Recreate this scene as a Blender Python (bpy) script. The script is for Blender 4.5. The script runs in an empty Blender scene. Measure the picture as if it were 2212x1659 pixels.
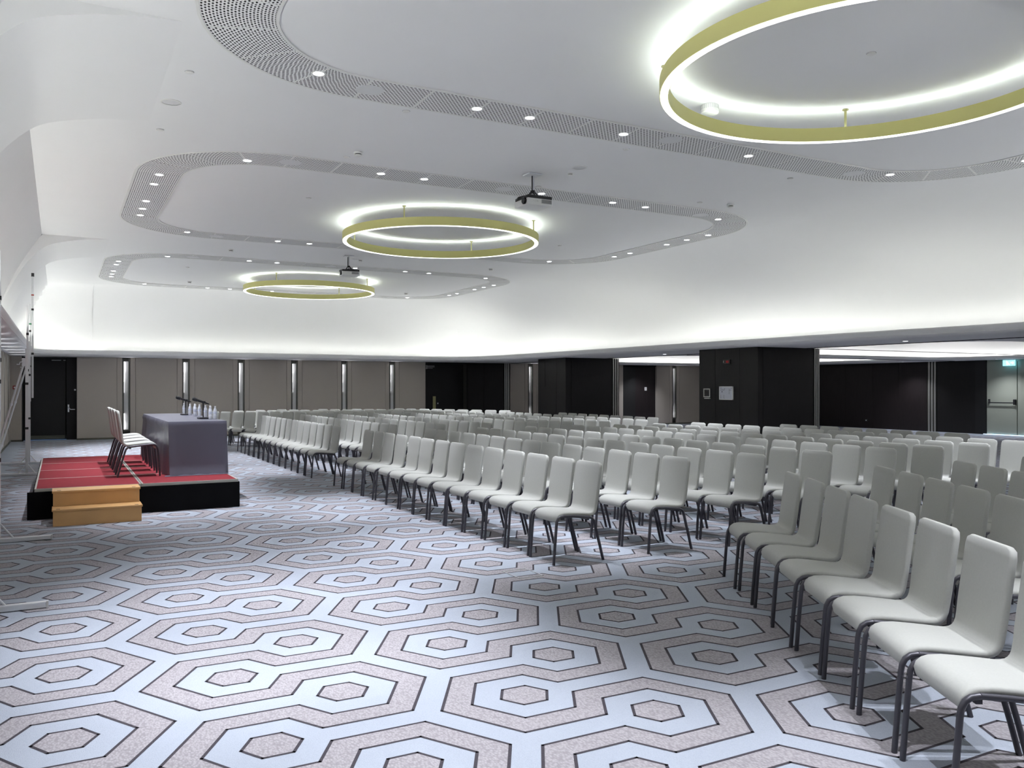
import bpy, bmesh, math, random
from mathutils import Vector, Matrix
random.seed(7)
S = bpy.context.scene
C = S.collection
PI = math.pi

# ------------------------------------------------------------------ camera
cam_d = bpy.data.cameras.new('camera')
cam = bpy.data.objects.new('camera', cam_d); C.objects.link(cam)
YAW = 0.494
cam.location = (0, 0, 1.55)
cam.rotation_euler = (PI / 2, 0, -YAW)
cam_d.sensor_fit = 'HORIZONTAL'; cam_d.sensor_width = 36.0
cam_d.lens = 36.0 * 1815.1 / 2212
cam_d.shift_y = 5.2 / 2212
cam_d.clip_start = 0.05; cam_d.clip_end = 200
S.camera = cam

# ------------------------------------------------------------------ world, exposure
w = bpy.data.worlds.new('world'); S.world = w; w.use_nodes = True
w.node_tree.nodes['Background'].inputs['Color'].default_value = (0.9, 0.93, 1.0, 1)
w.node_tree.nodes['Background'].inputs['Strength'].default_value = 0.05
S.view_settings.view_transform = 'Standard'
S.view_settings.look = 'None'
S.view_settings.gamma = 1.0
S.view_settings.use_curve_mapping = False
S.view_settings.exposure = 0.24
S.cycles.adaptive_threshold = 0.04
S.cycles.max_bounces = 8
S.cycles.diffuse_bounces = 4
S.cycles.glossy_bounces = 2
S.cycles.transmission_bounces = 4
E_SPOT = 345.0         # each recessed downlight (W)
E_COVE = 2.6          # led strip in the main cove (emission strength)
E_COVE_FILL = 29.0       # added unseen strip, tilted inwards to brighten the ceiling
E_COVE2 = 12.0         # led strips in the coves of the side hall
E_RING_UP = 20.0
E_RING_DN = 2.6
E_SLOT = 9.0
SPOT_COL = (0.90, 0.925, 1.0)
COVE_COL = (0.985, 1.0, 0.93)
RING_COL = (0.90, 1.0, 0.98)

# ------------------------------------------------------------------ materials
def mat(name, col, rough=0.6, metal=0.0, spec=0.5, emit=None, estr=0.0, noise=0.0, nscale=40.0, bump=0.0, bscale=None, trans=0.0, wood=False, sheen=0.0):
    m = bpy.data.materials.new(name); m.use_nodes = True
    nt = m.node_tree; b = nt.nodes['Principled BSDF']
    b.inputs['Base Color'].default_value = (*col, 1)
    b.inputs['Roughness'].default_value = rough
    b.inputs['Metallic'].default_value = metal
    b.inputs['Specular IOR Level'].default_value = spec
    if trans: b.inputs['Transmission Weight'].default_value = trans
    if sheen:
        b.inputs['Sheen Weight'].default_value = sheen
        b.inputs['Sheen Roughness'].default_value = 0.5
    if emit:
        b.inputs['Emission Color'].default_value = (*emit, 1)
        b.inputs['Emission Strength'].default_value = estr
    if noise or bump or wood:
        tc = nt.nodes.new('ShaderNodeTexCoord')
        mp = nt.nodes.new('ShaderNodeMapping')
        nt.links.new(tc.outputs['Object'], mp.inputs['Vector'])
        if wood: mp.inputs['Scale'].default_value = (9, 9, 0.5)
        n = nt.nodes.new('ShaderNodeTexNoise')
        n.inputs['Scale'].default_value = nscale; n.inputs['Detail'].default_value = 3
        nt.links.new(mp.outputs['Vector'], n.inputs['Vector'])
        if noise:
            r = nt.nodes.new('ShaderNodeMapRange')
            r.inputs['To Min'].default_value = 1 - noise; r.inputs['To Max'].default_value = 1 + noise
            nt.links.new(n.outputs['Fac'], r.inputs['Value'])
            x = nt.nodes.new('ShaderNodeVectorMath'); x.operation = 'SCALE'
            x.inputs[0].default_value = col
            nt.links.new(r.outputs['Result'], x.inputs['Scale'])
            nt.links.new(x.outputs['Vector'], b.inputs['Base Color'])
        if bump:
            n2 = n
            if bscale:
                n2 = nt.nodes.new('ShaderNodeTexNoise'); n2.inputs['Scale'].default_value = bscale
                nt.links.new(tc.outputs['Object'], n2.inputs['Vector'])
            bp = nt.nodes.new('ShaderNodeBump'); bp.inputs['Strength'].default_value = bump
            bp.inputs['Distance'].default_value = 0.004
            nt.links.new(n2.outputs['Fac'], bp.inputs['Height'])
            nt.links.new(bp.outputs['Normal'], b.inputs['Normal'])
    return m

def emission(name, col, s):
    m = bpy.data.materials.new(name); m.use_nodes = True
    nt = m.node_tree; nt.nodes.clear()
    e = nt.nodes.new('ShaderNodeEmission'); o = nt.nodes.new('ShaderNodeOutputMaterial')
    e.inputs['Color'].default_value = (*col, 1); e.inputs['Strength'].default_value = s
    nt.links.new(e.outputs[0], o.inputs[0])
    return m

M = dict(
    plaster=mat('white_plaster', (0.84, 0.84, 0.845), 0.75, noise=0.015, nscale=1.5),
    panel=mat('beige_wall_panel', (0.43, 0.39, 0.345), 0.7, noise=0.04, nscale=60, bump=0.05, bscale=400),
    plinth=mat('dark_plinth', (0.10, 0.10, 0.075), 0.6),
    backing=mat('dark_joint', (0.05, 0.048, 0.04), 0.8),
    slot=mat('slot_channel', (0.62, 0.62, 0.62), 0.5),
    slotedge=mat('slot_edge_metal', (0.075, 0.075, 0.065), 0.45),
    wood=mat('black_wood', (0.0105, 0.0092, 0.0095), 0.5, spec=0.3, noise=0.45, nscale=6, wood=True),
    wooddk=mat('deep_black_wood', (0.004, 0.004, 0.0045), 0.6),
    woodbr=mat('dark_brown_wood', (0.016, 0.0115, 0.0125), 0.5, spec=0.3, noise=0.5, nscale=6, wood=True),
    jamb=mat('brushed_metal_jamb', (0.62, 0.61, 0.58), 0.35, metal=0.6),
    brass=mat('dull_brass', (0.42, 0.40, 0.20), 0.4, metal=0.6),
    steel=mat('steel', (0.72, 0.74, 0.78), 0.3, metal=0.7),
    alu=mat('aluminium', (0.70, 0.71, 0.73), 0.32, metal=0.55),
    green=mat('grey_green_door', (0.30, 0.32, 0.27), 0.6),
    black=mat('black_plastic', (0.012, 0.012, 0.014), 0.45),
    blacksoft=mat('black_skirt_cloth', (0.0035, 0.0035, 0.0045), 0.9, spec=0.15),
    gold=mat('olive_gold_band', (0.66, 0.63, 0.25), 0.5, metal=0.1, noise=0.05, nscale=3),
    white=mat('white_plastic', (0.78, 0.78, 0.76), 0.45),
    grille=mat('grey_grille', (0.50, 0.50, 0.51), 0.6),
    fabric=mat('grey_chair_fabric', (0.425, 0.43, 0.405), 0.85, spec=0.25, noise=0.06, nscale=90, bump=0.12, bscale=900, sheen=0.15),
    frame=mat('dark_grey_chair_metal', (0.068, 0.066, 0.08), 0.38, metal=0.35),
    red=mat('red_stage_carpet', (0.20, 0.022, 0.030), 0.9, spec=0.2, noise=0.16, nscale=14),
    stagemetal=mat('stage_edge_metal', (0.45, 0.44, 0.40), 0.4, metal=0.5),
    pine=mat('light_pine', (0.60, 0.35, 0.14), 0.45, noise=0.12, nscale=5, wood=False),
    cloth=mat('grey_lilac_tablecloth', (0.10, 0.099, 0.137), 0.30, spec=0.5, noise=0.04, nscale=300),
    redbox=mat('red_plastic', (0.30, 0.01, 0.01), 0.4),
    speaker=mat('pale_speaker_grille', (0.70, 0.70, 0.71), 0.6),
    screen=mat('dark_screen', (0.02, 0.02, 0.018), 0.2),
    paper=mat('plan_paper', (0.55, 0.56, 0.62), 0.6),
    ink=mat('plan_ink', (0.03, 0.03, 0.04), 0.6),
    pet=mat('clear_bottle', (0.85, 0.88, 0.95), 0.12, trans=0.35),
    label=mat('bottle_label', (0.66, 0.70, 0.82), 0.5),
    lens=mat('projector_lens', (0.004, 0.004, 0.005), 0.12),
    spray=mat('white_cap', (0.80, 0.80, 0.82), 0.5),
    gap=mat('ceiling_gap', (0.03, 0.03, 0.035), 0.9),
    tapeg=mat('green_tape', (0.03, 0.16, 0.08), 0.6),
    taper=mat('red_tape', (0.35, 0.05, 0.03), 0.6),
)
M['cove_led'] = emission('cove_led', COVE_COL, E_COVE)
M['cove_fill_in'] = emission('cove_fill_inward', COVE_COL, E_COVE_FILL)
M['cove_led2'] = emission('side_cove_led', (1.0, 0.99, 0.96), E_COVE2)
M['ring_up'] = emission('ring_up_led', RING_COL, E_RING_UP)
M['ring_dn'] = emission('ring_lower_led', (0.97, 1.0, 0.99), E_RING_DN)
M['slot_led'] = emission('slot_led', (0.98, 0.98, 1.0), E_SLOT)
M['slot_led_mid'] = emission('slot_led_mid', (0.98, 0.98, 1.0), E_SLOT*.5)
M['slot_led_low'] = emission('slot_led_low', (0.98, 0.98, 1.0), E_SLOT*.22)
M['dl_lens'] = emission('downlight_lens', (0.93, 0.95, 1.0), 9.0)
M['exit_glow'] = emission('exit_sign_face', (0.25, 0.80, 1.0), 2.0)
M['exit_mark'] = emission('exit_sign_mark', (0.93, 1.0, 1.0), 3.2)
M['daylight'] = emission('daylight_under_door', (0.55, 0.78, 1.0), 3.0)
M['blue_reflect'] = emission('blue_reflection_at_dark_door', (0.12, 0.22, 0.45), 0.45)
M['redled'] = emission('red_display_digits', (0.6, 0.02, 0.02), 0.6)
M['pinkled'] = emission('projector_status_led', (1.0, 0.45, 0.5), 2.0)

# carpet: light field with soft blotches, taupe woven band, dark outline
def carpet_mat(name, col, weave, wscale, blot):
    m = bpy.data.materials.new(name); m.use_nodes = True
    nt = m.node_tree; b = nt.nodes['Principled BSDF']
    b.inputs['Roughness'].default_value = 0.92; b.inputs['Specular IOR Level'].default_value = 0.15
    tc = nt.nodes.new('ShaderNodeTexCoord')
    n = nt.nodes.new('ShaderNodeTexNoise'); n.inputs['Scale'].default_value = 1.3; n.inputs['Detail'].default_value = 4
    nt.links.new(tc.outputs['Object'], n.inputs['Vector'])
    v = nt.nodes.new('ShaderNodeTexVoronoi'); v.inputs['Scale'].default_value = wscale
    mp = nt.nodes.new('ShaderNodeMapping'); mp.inputs['Scale'].default_value = (1, 0.55, 1)
    nt.links.new(tc.outputs['Object'], mp.inputs['Vector']); nt.links.new(mp.outputs['Vector'], v.inputs['Vector'])
    r1 = nt.nodes.new('ShaderNodeMapRange'); r1.inputs['From Min'].default_value = 0.3; r1.inputs['From Max'].default_value = 0.7
    r1.inputs['To Min'].default_value = 1 - blot; r1.inputs['To Max'].default_value = 1 + blot
    nt.links.new(n.outputs['Fac'], r1.inputs['Value'])
    r2 = nt.nodes.new('ShaderNodeMapRange'); r2.inputs['From Min'].default_value = 0.0; r2.inputs['From Max'].default_value = 0.8
    r2.inputs['To Min'].default_value = 1 + weave; r2.inputs['To Max'].default_value = 1 - weave
    nt.links.new(v.outputs['Distance'], r2.inputs['Value'])
    mu = nt.nodes.new('ShaderNodeMath'); mu.operation = 'MULTIPLY'
    nt.links.new(r1.outputs['Result'], mu.inputs[0]); nt.links.new(r2.outputs['Result'], mu.inputs[1])
    x = nt.nodes.new('ShaderNodeVectorMath'); x.operation = 'SCALE'; x.inputs[0].default_value = col
    nt.links.new(mu.outputs[0], x.inputs['Scale']); nt.links.new(x.outputs['Vector'], b.inputs['Base Color'])
    bp = nt.nodes.new('ShaderNodeBump'); bp.inputs['Strength'].default_value = 0.35; bp.inputs['Distance'].default_value = 0.003; bp.invert = True
    nt.links.new(v.outputs['Distance'], bp.inputs['Height']); nt.links.new(bp.outputs['Normal'], b.inputs['Normal'])
    return m
M['carpet_light'] = carpet_mat('carpet_light_field', (0.375, 0.41, 0.475), 0.06, 260, 0.05)
M['carpet_band'] = carpet_mat('carpet_taupe_band', (0.345, 0.325, 0.345), 0.22, 105, 0.05)
M['carpet_line'] = carpet_mat('carpet_dark_outline', (0.062, 0.056, 0.066), 0.15, 200, 0.05)

# perforated ceiling panel: staggered oval holes, from UV in metres
def perforated():
    m = bpy.data.materials.new('perforated_panel'); m.use_nodes = True
    nt = m.node_tree; b = nt.nodes['Principled BSDF']; L = nt.links
    b.inputs['Roughness'].default_value = 0.7
    def math_(op, a, bb=None):
        n = nt.nodes.new('ShaderNodeMath'); n.operation = op
        for i, v in enumerate((a, bb)):
            if v is None: continue
            if isinstance(v, (int, float)): n.inputs[i].default_value = v
            else: L.new(v, n.inputs[i])
        return n.outputs[0]
    uv = nt.nodes.new('ShaderNodeUVMap'); uv.uv_map = 'UVMap'
    sp = nt.nodes.new('ShaderNodeSeparateXYZ'); L.new(uv.outputs['UV'], sp.inputs[0])
    u = math_('DIVIDE', sp.outputs['X'], 0.040); v = math_('DIVIDE', sp.outputs['Y'], 0.026)
    row = math_('FLOOR', v)
    odd = math_('MULTIPLY', math_('MODULO', row, 2.0), 0.5)
    fu = math_('SUBTRACT', math_('FRACT', math_('ADD', u, odd)), 0.5)
    fv = math_('SUBTRACT', math_('FRACT', v), 0.5)
    a = math_('POWER', math_('ABSOLUTE', math_('DIVIDE', fu, 0.33)), 2.0)
    c = math_('POWER', math_('ABSOLUTE', math_('DIVIDE', fv, 0.30)), 2.0)
    hole = math_('LESS_THAN', math_('ADD', a, c), 1.0)
    mx = nt.nodes.new('ShaderNodeMix'); mx.data_type = 'RGBA'
    L.new(hole, mx.inputs['Factor'])
    mx.inputs['A'].default_value = (0.86, 0.86, 0.86, 1); mx.inputs['B'].default_value = (0.012, 0.012, 0.014, 1)
    L.new(mx.outputs['Result'], b.inputs['Base Color'])
    return m
M['perf'] = perforated()

# ------------------------------------------------------------------ mesh helpers
class MB:
    def __init__(s): s.v = []; s.f = []; s.m = []; s.mi = 0
    def add(s, vs, fs):
        o = len(s.v); s.v += [tuple(p) for p in vs]
        for f in fs: s.f.append(tuple(i + o for i in f)); s.m.append(s.mi)
    def box(s, a, b):
        (x0, y0, z0), (x1, y1, z1) = a, b
        x0, x1 = sorted((x0, x1)); y0, y1 = sorted((y0, y1)); z0, z1 = sorted((z0, z1))
        s.add([(x0,y0,z0),(x1,y0,z0),(x1,y1,z0),(x0,y1,z0),(x0,y0,z1),(x1,y0,z1),(x1,y1,z1),(x0,y1,z1)],
              [(3,2,1,0),(4,5,6,7),(0,1,5,4),(1,2,6,5),(2,3,7,6),(3,0,4,7)])
    def obox(s, c, ax, ay, az):
        c = Vector(c); ax = Vector(ax); ay = Vector(ay); az = Vector(az)
        vs = [c + i*ax + j*ay + k*az for k in (-1, 1) for (i, j) in ((-1,-1),(1,-1),(1,1),(-1,1))]
        s.add(vs, [(3,2,1,0),(4,5,6,7),(0,1,5,4),(1,2,6,5),(2,3,7,6),(3,0,4,7)])
    def bevbox(s, a, b, r):
        (x0, y0, z0), (x1, y1, z1) = a, b
        bm = bmesh.new(); bmesh.ops.create_cube(bm, size=1)
        for v in bm.verts: v.co = Vector(((x0+x1)/2 + v.co.x*(x1-x0), (y0+y1)/2 + v.co.y*(y1-y0), (z0+z1)/2 + v.co.z*(z1-z0)))
        bmesh.ops.bevel(bm, geom=bm.edges[:], offset=r, segments=2, affect='EDGES', profile=0.5)
        bm.verts.index_update()
        s.add([v.co.copy() for v in bm.verts], [[v.index for v in f.verts] for f in bm.faces]); bm.free()
    def lathe(s, prof, c=(0,0,0), n=20, cap0=True, cap1=True):
        cx, cy, cz = c; o = []
        for r, z in prof:
            for i in range(n):
                t = 2*PI*i/n; o.append((cx + r*math.cos(t), cy + r*math.sin(t), cz + z))
        fs = []
        for k in range(len(prof)-1):
            for i in range(n):
                j = (i+1) % n; fs.append((k*n+i, k*n+j, (k+1)*n+j, (k+1)*n+i))
        if cap0: fs.append(tuple(range(n-1, -1, -1)))
        if cap1: fs.append(tuple((len(prof)-1)*n + i for i in range(n)))
        s.add(o, fs)
    def tube(s, pts, r, n=8, rect=None):
        pts = [Vector(p) for p in pts]; rings = []
        up = None
        for i, p in enumerate(pts):
            d = (pts[min(i+1, len(pts)-1)] - pts[max(i-1, 0)]).normalized()
            if up is None:
                up = Vector((0, 1, 0)) if abs(d.y) < 0.9 else Vector((1, 0, 0))
            side = d.cross(up).normalized(); up2 = side.cross(d).normalized(); up = up2
            if rect: ring = [p + side*a + up2*b for a, b in rect]
            else: ring = [p + side*(r*math.cos(2*PI*k/n)) + up2*(r*math.sin(2*PI*k/n)) for k in range(n)]
            rings.append(ring)
        m = len(rings[0]); vs = [q for rg in rings for q in rg]; fs = []
        for i in range(len(rings)-1):
            for k in range(m):
                k2 = (k+1) % m; fs.append((i*m+k, i*m+k2, (i+1)*m+k2, (i+1)*m+k))
        fs.append(tuple(range(m-1, -1, -1))); fs.append(tuple((len(rings)-1)*m + k for k in range(m)))
        s.add(vs, fs)
    def loft(s, rings, closed=True, cap=False):
        m = len(rings[0]); vs = [q for rg in rings for q in rg]; fs = []
        for i in range(len(rings)-1):
            for k in range(m if closed else m-1):
                k2 = (k+1) % m; fs.append((i*m+k, i*m+k2, (i+1)*m+k2, (i+1)*m+k))
        if cap:
            fs.append(tuple(range(m-1, -1, -1))); fs.append(tuple((len(rings)-1)*m + k for k in range(m)))
        s.add(vs, fs)
    def mesh(s, name, mats, smooth=False, angle=None):
        me = bpy.data.meshes.new(name); me.from_pydata(s.v, [], s.f)
        if not isinstance(mats, (list, tuple)): mats = [mats]
        for m in mats: me.materials.append(m)
        if len(mats) > 1: me.polygons.foreach_set('material_index', s.m)
        if smooth:
            me.polygons.foreach_set('use_smooth', [True]*len(me.polygons))
        me.update()
        if smooth and angle: me.set_sharp_from_angle(angle=angle)
        return me
    def obj(s, name, mats, parent=None, loc=None, smooth=False, angle=None):
        o = bpy.data.objects.new(name, s.mesh(name, mats, smooth, angle)); C.objects.link(o)
        if loc: o.location = loc
        if parent: o.parent = parent
        return o

def shift(o, loc):
    """give a world-built mesh an origin at loc"""
    o.data.transform(Matrix.Translation(-Vector(loc))); o.location = loc
    return o
def tag(o, label=None, cat=None, group=None, kind=None):
    if label: o['label'] = label
    if cat: o['category'] = cat
    if group: o['group'] = group
    if kind: o['kind'] = kind
    return o
def thing(name, label, cat, loc=(0,0,0), rz=0, group=None):
    o = bpy.data.objects.new(name, None); C.objects.link(o)
    o.location = loc; o.rotation_euler = (0, 0, rz); o.empty_display_size = 0.1
    return tag(o, label, cat, group)
def part(mb, name, mats, parent, smooth=False, angle=None):
    """mesh built in the parent's local space"""
    return mb.obj(name, mats, parent, smooth=smooth, angle=angle)
def struct(o): o['kind'] = 'structure'; return o
ORD = ['zeroth','first','second','third','fourth','fifth','sixth','seventh','eighth','ninth','tenth','eleventh','twelfth','thirteenth','fourteenth','fifteenth','sixteenth']

# ------------------------------------------------------------------ room constants
XL, XR, YN, YF = -1.2, 26.5, -0.95, 27.3
ZS, ZC = 2.40, 4.30

# ------------------------------------------------------------------ floor with patterned carpet
fl = MB()
fl.add([(XL-0.3, YN-0.1, 0), (XR+0.2, YN-0.1, 0), (XR+0.2, YF+0.7, 0), (XL-0.3, YF+0.7, 0)], [(0, 1, 2, 3)])
PY, PX = 0.9592, 1.2470
a_ = [(-.449,.643),(-.679,.243),(-.449,-.163),(-.010,-.163),(.092,.018),(.368,.018),(.519,-.243),(.374,-.503),(.096,-.503),(-.013,-.316)]
b_ = [(-x, -y) for x, y in a_]
bb = [None]*11
# reindex: b1=-a9, b2=-a8, ... so that a[i] pairs with bq[i+1]
bq = [b_[8], b_[7], b_[6], b_[5], b_[4], b_[3], b_[2], b_[1], b_[0], (b_[9][0], b_[9][1]-PY)]
A11 = a_ + [(a_[0][0], a_[0][1]-PY)]
B11 = bq[1:] + [(bq[0][0], bq[0][1]-PY), (bq[1][0], bq[1][1]-PY)]
HEX = [(0.131*math.cos(k*PI/3), 0.131*math.sin(k*PI/3)) for k in range(6)]
ox, oy = -0.4374 + 0.2295, 9.4428 - 0.24
def strip(mb, p, q, wd, z):
    p = Vector(p); q = Vector(q); d = (q-p).normalized(); n = Vector((-d.y, d.x))*wd/2; e = d*wd*0.35
    p = p - e; q = q + e
    mb.add([(p.x-n.x, p.y-n.y, z), (q.x-n.x, q.y-n.y, z), (q.x+n.x, q.y+n.y, z), (p.x+n.x, p.y+n.y, z)], [(0, 1, 2, 3)])
for c in range(-1, 22):
    for r in range(-20, 11):
        mx_, my_ = ox + c*PX, oy - r*PY
        if not (XL-0.9 < mx_ < XR+0.9 and YN-0.9 < my_ < YF+0.6): continue
        # keep within the walls
        if mx_ - 0.7 < XL-0.25 or mx_ + 0.7 > XR+0.15 or my_ + 0.7 > YF+0.65 or my_ - 1.3 < YN-0.1: continue
        P = [(x+mx_, y+my_) for x, y in A11]; Q = [(x+mx_, y+my_) for x, y in B11]
        fl.mi = 1
        for i in range(10):
            fl.add([(*P[i], .0006), (*P[i+1], .0006), (*Q[i+1], .0006), (*Q[i], .0006)], [(0, 1, 2, 3)])
        hx = []
        for sx, sy in ((-.2295, .24), (.2295, -.24)):
            h = [(mx_+sx+x, my_+sy+y) for x, y in HEX]; hx.append(h)
            fl.add([(*p, .0006) for p in h], [(0, 1, 2, 3, 4, 5)])
        fl.mi = 2
        for i in range(10):
            strip(fl, P[i], P[i+1], .015, .0010); strip(fl, Q[i], Q[i+1], .015, .0010)
        for h in hx:
            for i in range(6): strip(fl, h[i], h[(i+1) % 6], .015, .0010)
        fl.mi = 0
floor = struct(fl.obj('floor', [M['carpet_light'], M['carpet_band'], M['carpet_line']]))

# ------------------------------------------------------------------ opening of the coffered ceiling
def catmull(pts, n=8):
    out = []
    N = len(pts)
    for i in range(N):
        p0, p1, p2, p3 = (Vector(pts[(i+k-1) % N]) for k in range(4))
        for j in range(n):
            t = j/n
            out.append(0.5*((2*p1) + (-p0+p2)*t + (2*p0-5*p1+4*p2-p3)*t*t + (-p0+3*p1-3*p2+p3)*t**3))
    return out
def round_corner(c, a0, a1, r, n=8):
    return [(c[0] + r*math.cos(a0+(a1-a0)*k/n), c[1] + r*math.sin(a0+(a1-a0)*k/n)) for k in range(n+1)]
def densify(pts, step=0.5):
    out = []
    for i in range(len(pts)):
        p, q = Vector(pts[i]), Vector(pts[(i+1) % len(pts)])
        n = max(1, int((q-p).length/step))
        out += [p + (q-p)*k/n for k in range(n)]
    return out
# lip in plan, clockwise from the near left corner up the left side
lip = []
lip += [(-0.64, 0.5), (-0.64, 6), (-0.64, 12), (-0.64, 18), (-0.63, 24.6)]
lip += round_corner((-0.03, 25.55), PI, PI/2, 0.6, 5)
lip += [(2.5, 26.10), (5.0, 26.02), (7.5, 26.04), (9.5, 26.14), (10.6, 26.2)]
lip += [(11.3, 26.16), (11.85, 25.95), (12.2, 25.55), (12.42, 24.9), (12.55, 24.0), (12.66, 22.4), (12.74, 20.5), (12.80, 18.5), (12.86, 16), (12.95, 13.5), (13.05, 11.2), (13.2, 9), (13.32, 7.0), (13.4, 4.5)]
lip += round_corner((12.4, 1.3), 0, -PI/2, 1.0, 5)
lip += [(9, .3), (6, .3), (3, .3)]
lip += round_corner((-0.14, 0.8), -PI/2, -PI, 0.5, 4)[:-1]
lip = [Vector(p) for p in lip]
LIP = densify(lip, 0.6)
def normals_out(path):
    N = len(path); out = []
    area = sum(path[i].x*path[(i+1) % N].y - path[(i+1) % N].x*path[i].y for i in range(N))
    sg = 1 if area > 0 else -1
    for i in range(N):
        d = path[(i+1) % N] - path[i-1]; d.normalize()
        out.append(Vector((d.y, -d.x))*sg)
    return out
LN = normals_out(LIP)
FASCIA = [(0.0, 2.545), (-0.008, 2.558), (-0.012, 2.548), (-0.006, 2.52), (0.012, 2.47), (0.045, 2.432), (0.09, 2.410), (0.16, 2.4015), (0.22, 2.40)]
GUTTER = [(0.0, 2.545), (0.02, 2.45), (0.44, 2.45), (0.44, 2.43)]
fm = MB()
rings = [[(p.x+n.x*o, p.y+n.y*o, z) for p, n in zip(LIP, LN)] for o, z in FASCIA]
fm.loft(rings)
rings = [[(p.x+n.x*o, p.y+n.y*o, z) for p, n in zip(LIP, LN)] for o, z in GUTTER]
fm.loft(rings)
fascia = struct(fm.obj('trim_1', M['plaster'], smooth=True, angle=0.9))
led = MB()
rings = [[(p.x+n.x*o, p.y+n.y*o, 2.462) for p, n in zip(LIP, LN)] for o in (0.12, 0.06)]
led.loft(rings)
tag(led.obj('cove_light_strip', M['cove_led']), 'hidden continuous white light strip behind the lip of the main ceiling cove', 'light')

led = MB()  # unseen extra strip, added to throw more light onto the flat ceiling
led.loft([[(p.x+n.x*o, p.y+n.y*o, z) for p, n in zip(LIP, LN)] for o, z in ((.305, 2.456), (.332, 2.506))])
led = tag(led.obj('cove_light_strip', M['cove_fill_in']), 'added unseen fill strip tilted inwards to brighten the main ceiling', 'light')
mb = MB()
mb.loft([[(p.x+n.x*o, p.y+n.y*o, z) for p, n in zip(LIP, LN)] for o, z in ((.300, 2.452), (.312, 2.452), (.345, 2.504), (.333, 2.512))])
part(mb, 'housing', M['plaster'], led)  # unseen backing, added to stop light from the strip's rear
# side hall openings
def rrect(x0, y0, x1, y1, r, n=8):
    return round_corner((x1-r, y1-r), PI/2, 0, r, n) + round_corner((x1-r, y0+r), 0, -PI/2, r, n) + round_corner((x0+r, y0+r), -PI/2, -PI, r, n) + round_corner((x0+r, y1-r), PI, PI/2, r, n)
HOLES = [rrect(14.95, 9.55, 24.9, 17.15, 1.2), rrect(14.95, 18.2, 24.9, 26.1, 1.0), rrect(14.95, 0.9, 24.9, 8.5, 1.2)]
for k, hpts in enumerate(HOLES):
    path = [Vector(p) for p in hpts]; nn = normals_out(path)
    mb = MB()
    mb.loft([[(p.x+n.x*o, p.y+n.y*o, z) for p, n in zip(path, nn)] for o, z in
             [(0.22, 2.44), (0.22, 2.44), (0.02, 2.44), (0.0, 2.475), (-0.01, 2.475), (-0.004, 2.44), (0.02, 2.415), (0.06, 2.402), (0.1, 2.40)]])
    struct(mb.obj('trim_%d' % (k+2), M['plaster'], smooth=True, angle=0.9))
    mb = MB()
    pr = []
    for j in range(13):
        t = j/12*PI/2
        pr.append((0.2 - 1.5*(1-math.cos(t)), 2.44 + 1.1*math.sin(t)))
    mb.loft([[(p.x+n.x*o, p.y+n.y*o, z) for p, n in zip(path, nn)] for o, z in pr])
    mb.add([(p.x-n.x*1.3, p.y-n.y*1.3, 3.54) for p, n in zip(path, nn)], [tuple(range(len(path)))])
    o = mb.obj('ceiling.%03d' % (k+2), M['plaster'], smooth=True, angle=0.7); struct(o)
    mb = MB()
    mb.loft([[(p.x+n.x*o, p.y+n.y*o, 2.447) for p, n in zip(path, nn)] for o in (0.15, 0.10)])
    tag(mb.obj('cove_light_strip', M['cove_led2']), 'hidden white light strip in the ' + ['middle', 'far', 'near'][k] + ' ceiling cove of the side hall', 'light')

# soffit: flat low ceiling around the openings
cu = bpy.data.curves.new('soffit', 'CURVE'); cu.dimensions = '2D'; cu.fill_mode = 'BOTH'
def spl(pts):
    s = cu.splines.new('POLY'); s.points.add(len(pts)-1); s.use_cyclic_u = True
    for q, p in zip(s.points, pts): q.co = (p[0], p[1], 0, 1)
spl([(XL-.3, YN-.1), (XR+.2, YN-.1), (XR+.2, YF+.7), (XL-.3, YF+.7)])
spl([(p.x+n.x*.22, p.y+n.y*.22) for p, n in zip(LIP, LN)])
for hpts in HOLES:
    path = [Vector(p) for p in hpts]; nn = normals_out(path)
    spl([(p.x+n.x*.1, p.y+n.y*.1) for p, n in zip(path, nn)])
tmp = bpy.data.objects.new('tmp', cu); C.objects.link(tmp)
dg = bpy.context.evaluated_depsgraph_get()
me = bpy.data.meshes.new_from_object(tmp.evaluated_get(dg))
bpy.data.objects.remove(tmp); 
for v in me.vertices: v.co.z = ZS
me.materials.clear(); me.materials.append(M['plaster'])
soffit = bpy.data.objects.new('ceiling.001', me); C.objects.link(soffit); struct(soffit)

# ------------------------------------------------------------------ main ceiling
cm = MB()
# left zone: height field; profile tables of (x, z)
def interp(tab, n):
    out = []
    for i in range(n):
        t = i/(n-1)*(len(tab)-1); k = min(int(t), len(tab)-2); f = t-k
        p0 = tab[max(k-1, 0)]; p1 = tab[k]; p2 = tab[k+1]; p3 = tab[min(k+2, len(tab)-1)]
        out.append(tuple(0.5*((2*p1[d]) + (-p0[d]+p2[d])*f + (2*p0[d]-5*p1[d]+4*p2[d]-p3[d])*f*f + (-p0[d]+3*p1[d]-3*p2[d]+p3[d])*f**3) for d in (0, 1)))
    return out
WALLP = [(-1.05, 2.44), (-1.0, 2.72), (-.88, 3.15), (-.68, 3.62), (-.47, 4.0), (-.28, 4.30)]
NICHE = interp(WALLP, 15) + [(-.28, 4.3), (-.1, 4.3), (.2, 4.3), (.82, 4.3)]
GAPP = interp([(-1.05, 2.44), (-1.0, 2.70), (-.88, 3.08), (-.70, 3.46), (-.50, 3.80), (-.28, 4.035), (-.11, 4.14), (.16, 4.215), (.46, 4.268), (.82, 4.30)], 26)
YQ = 25.08      # flat ceiling ends here on the far side
def zfar(y):
    if y <= YQ: return 9
    t = min(1, (y-YQ)/(26.5-YQ))
    return 2.44 + (ZC-2.44)*math.sqrt(max(0, 1-t**2.2))**1.0
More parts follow.
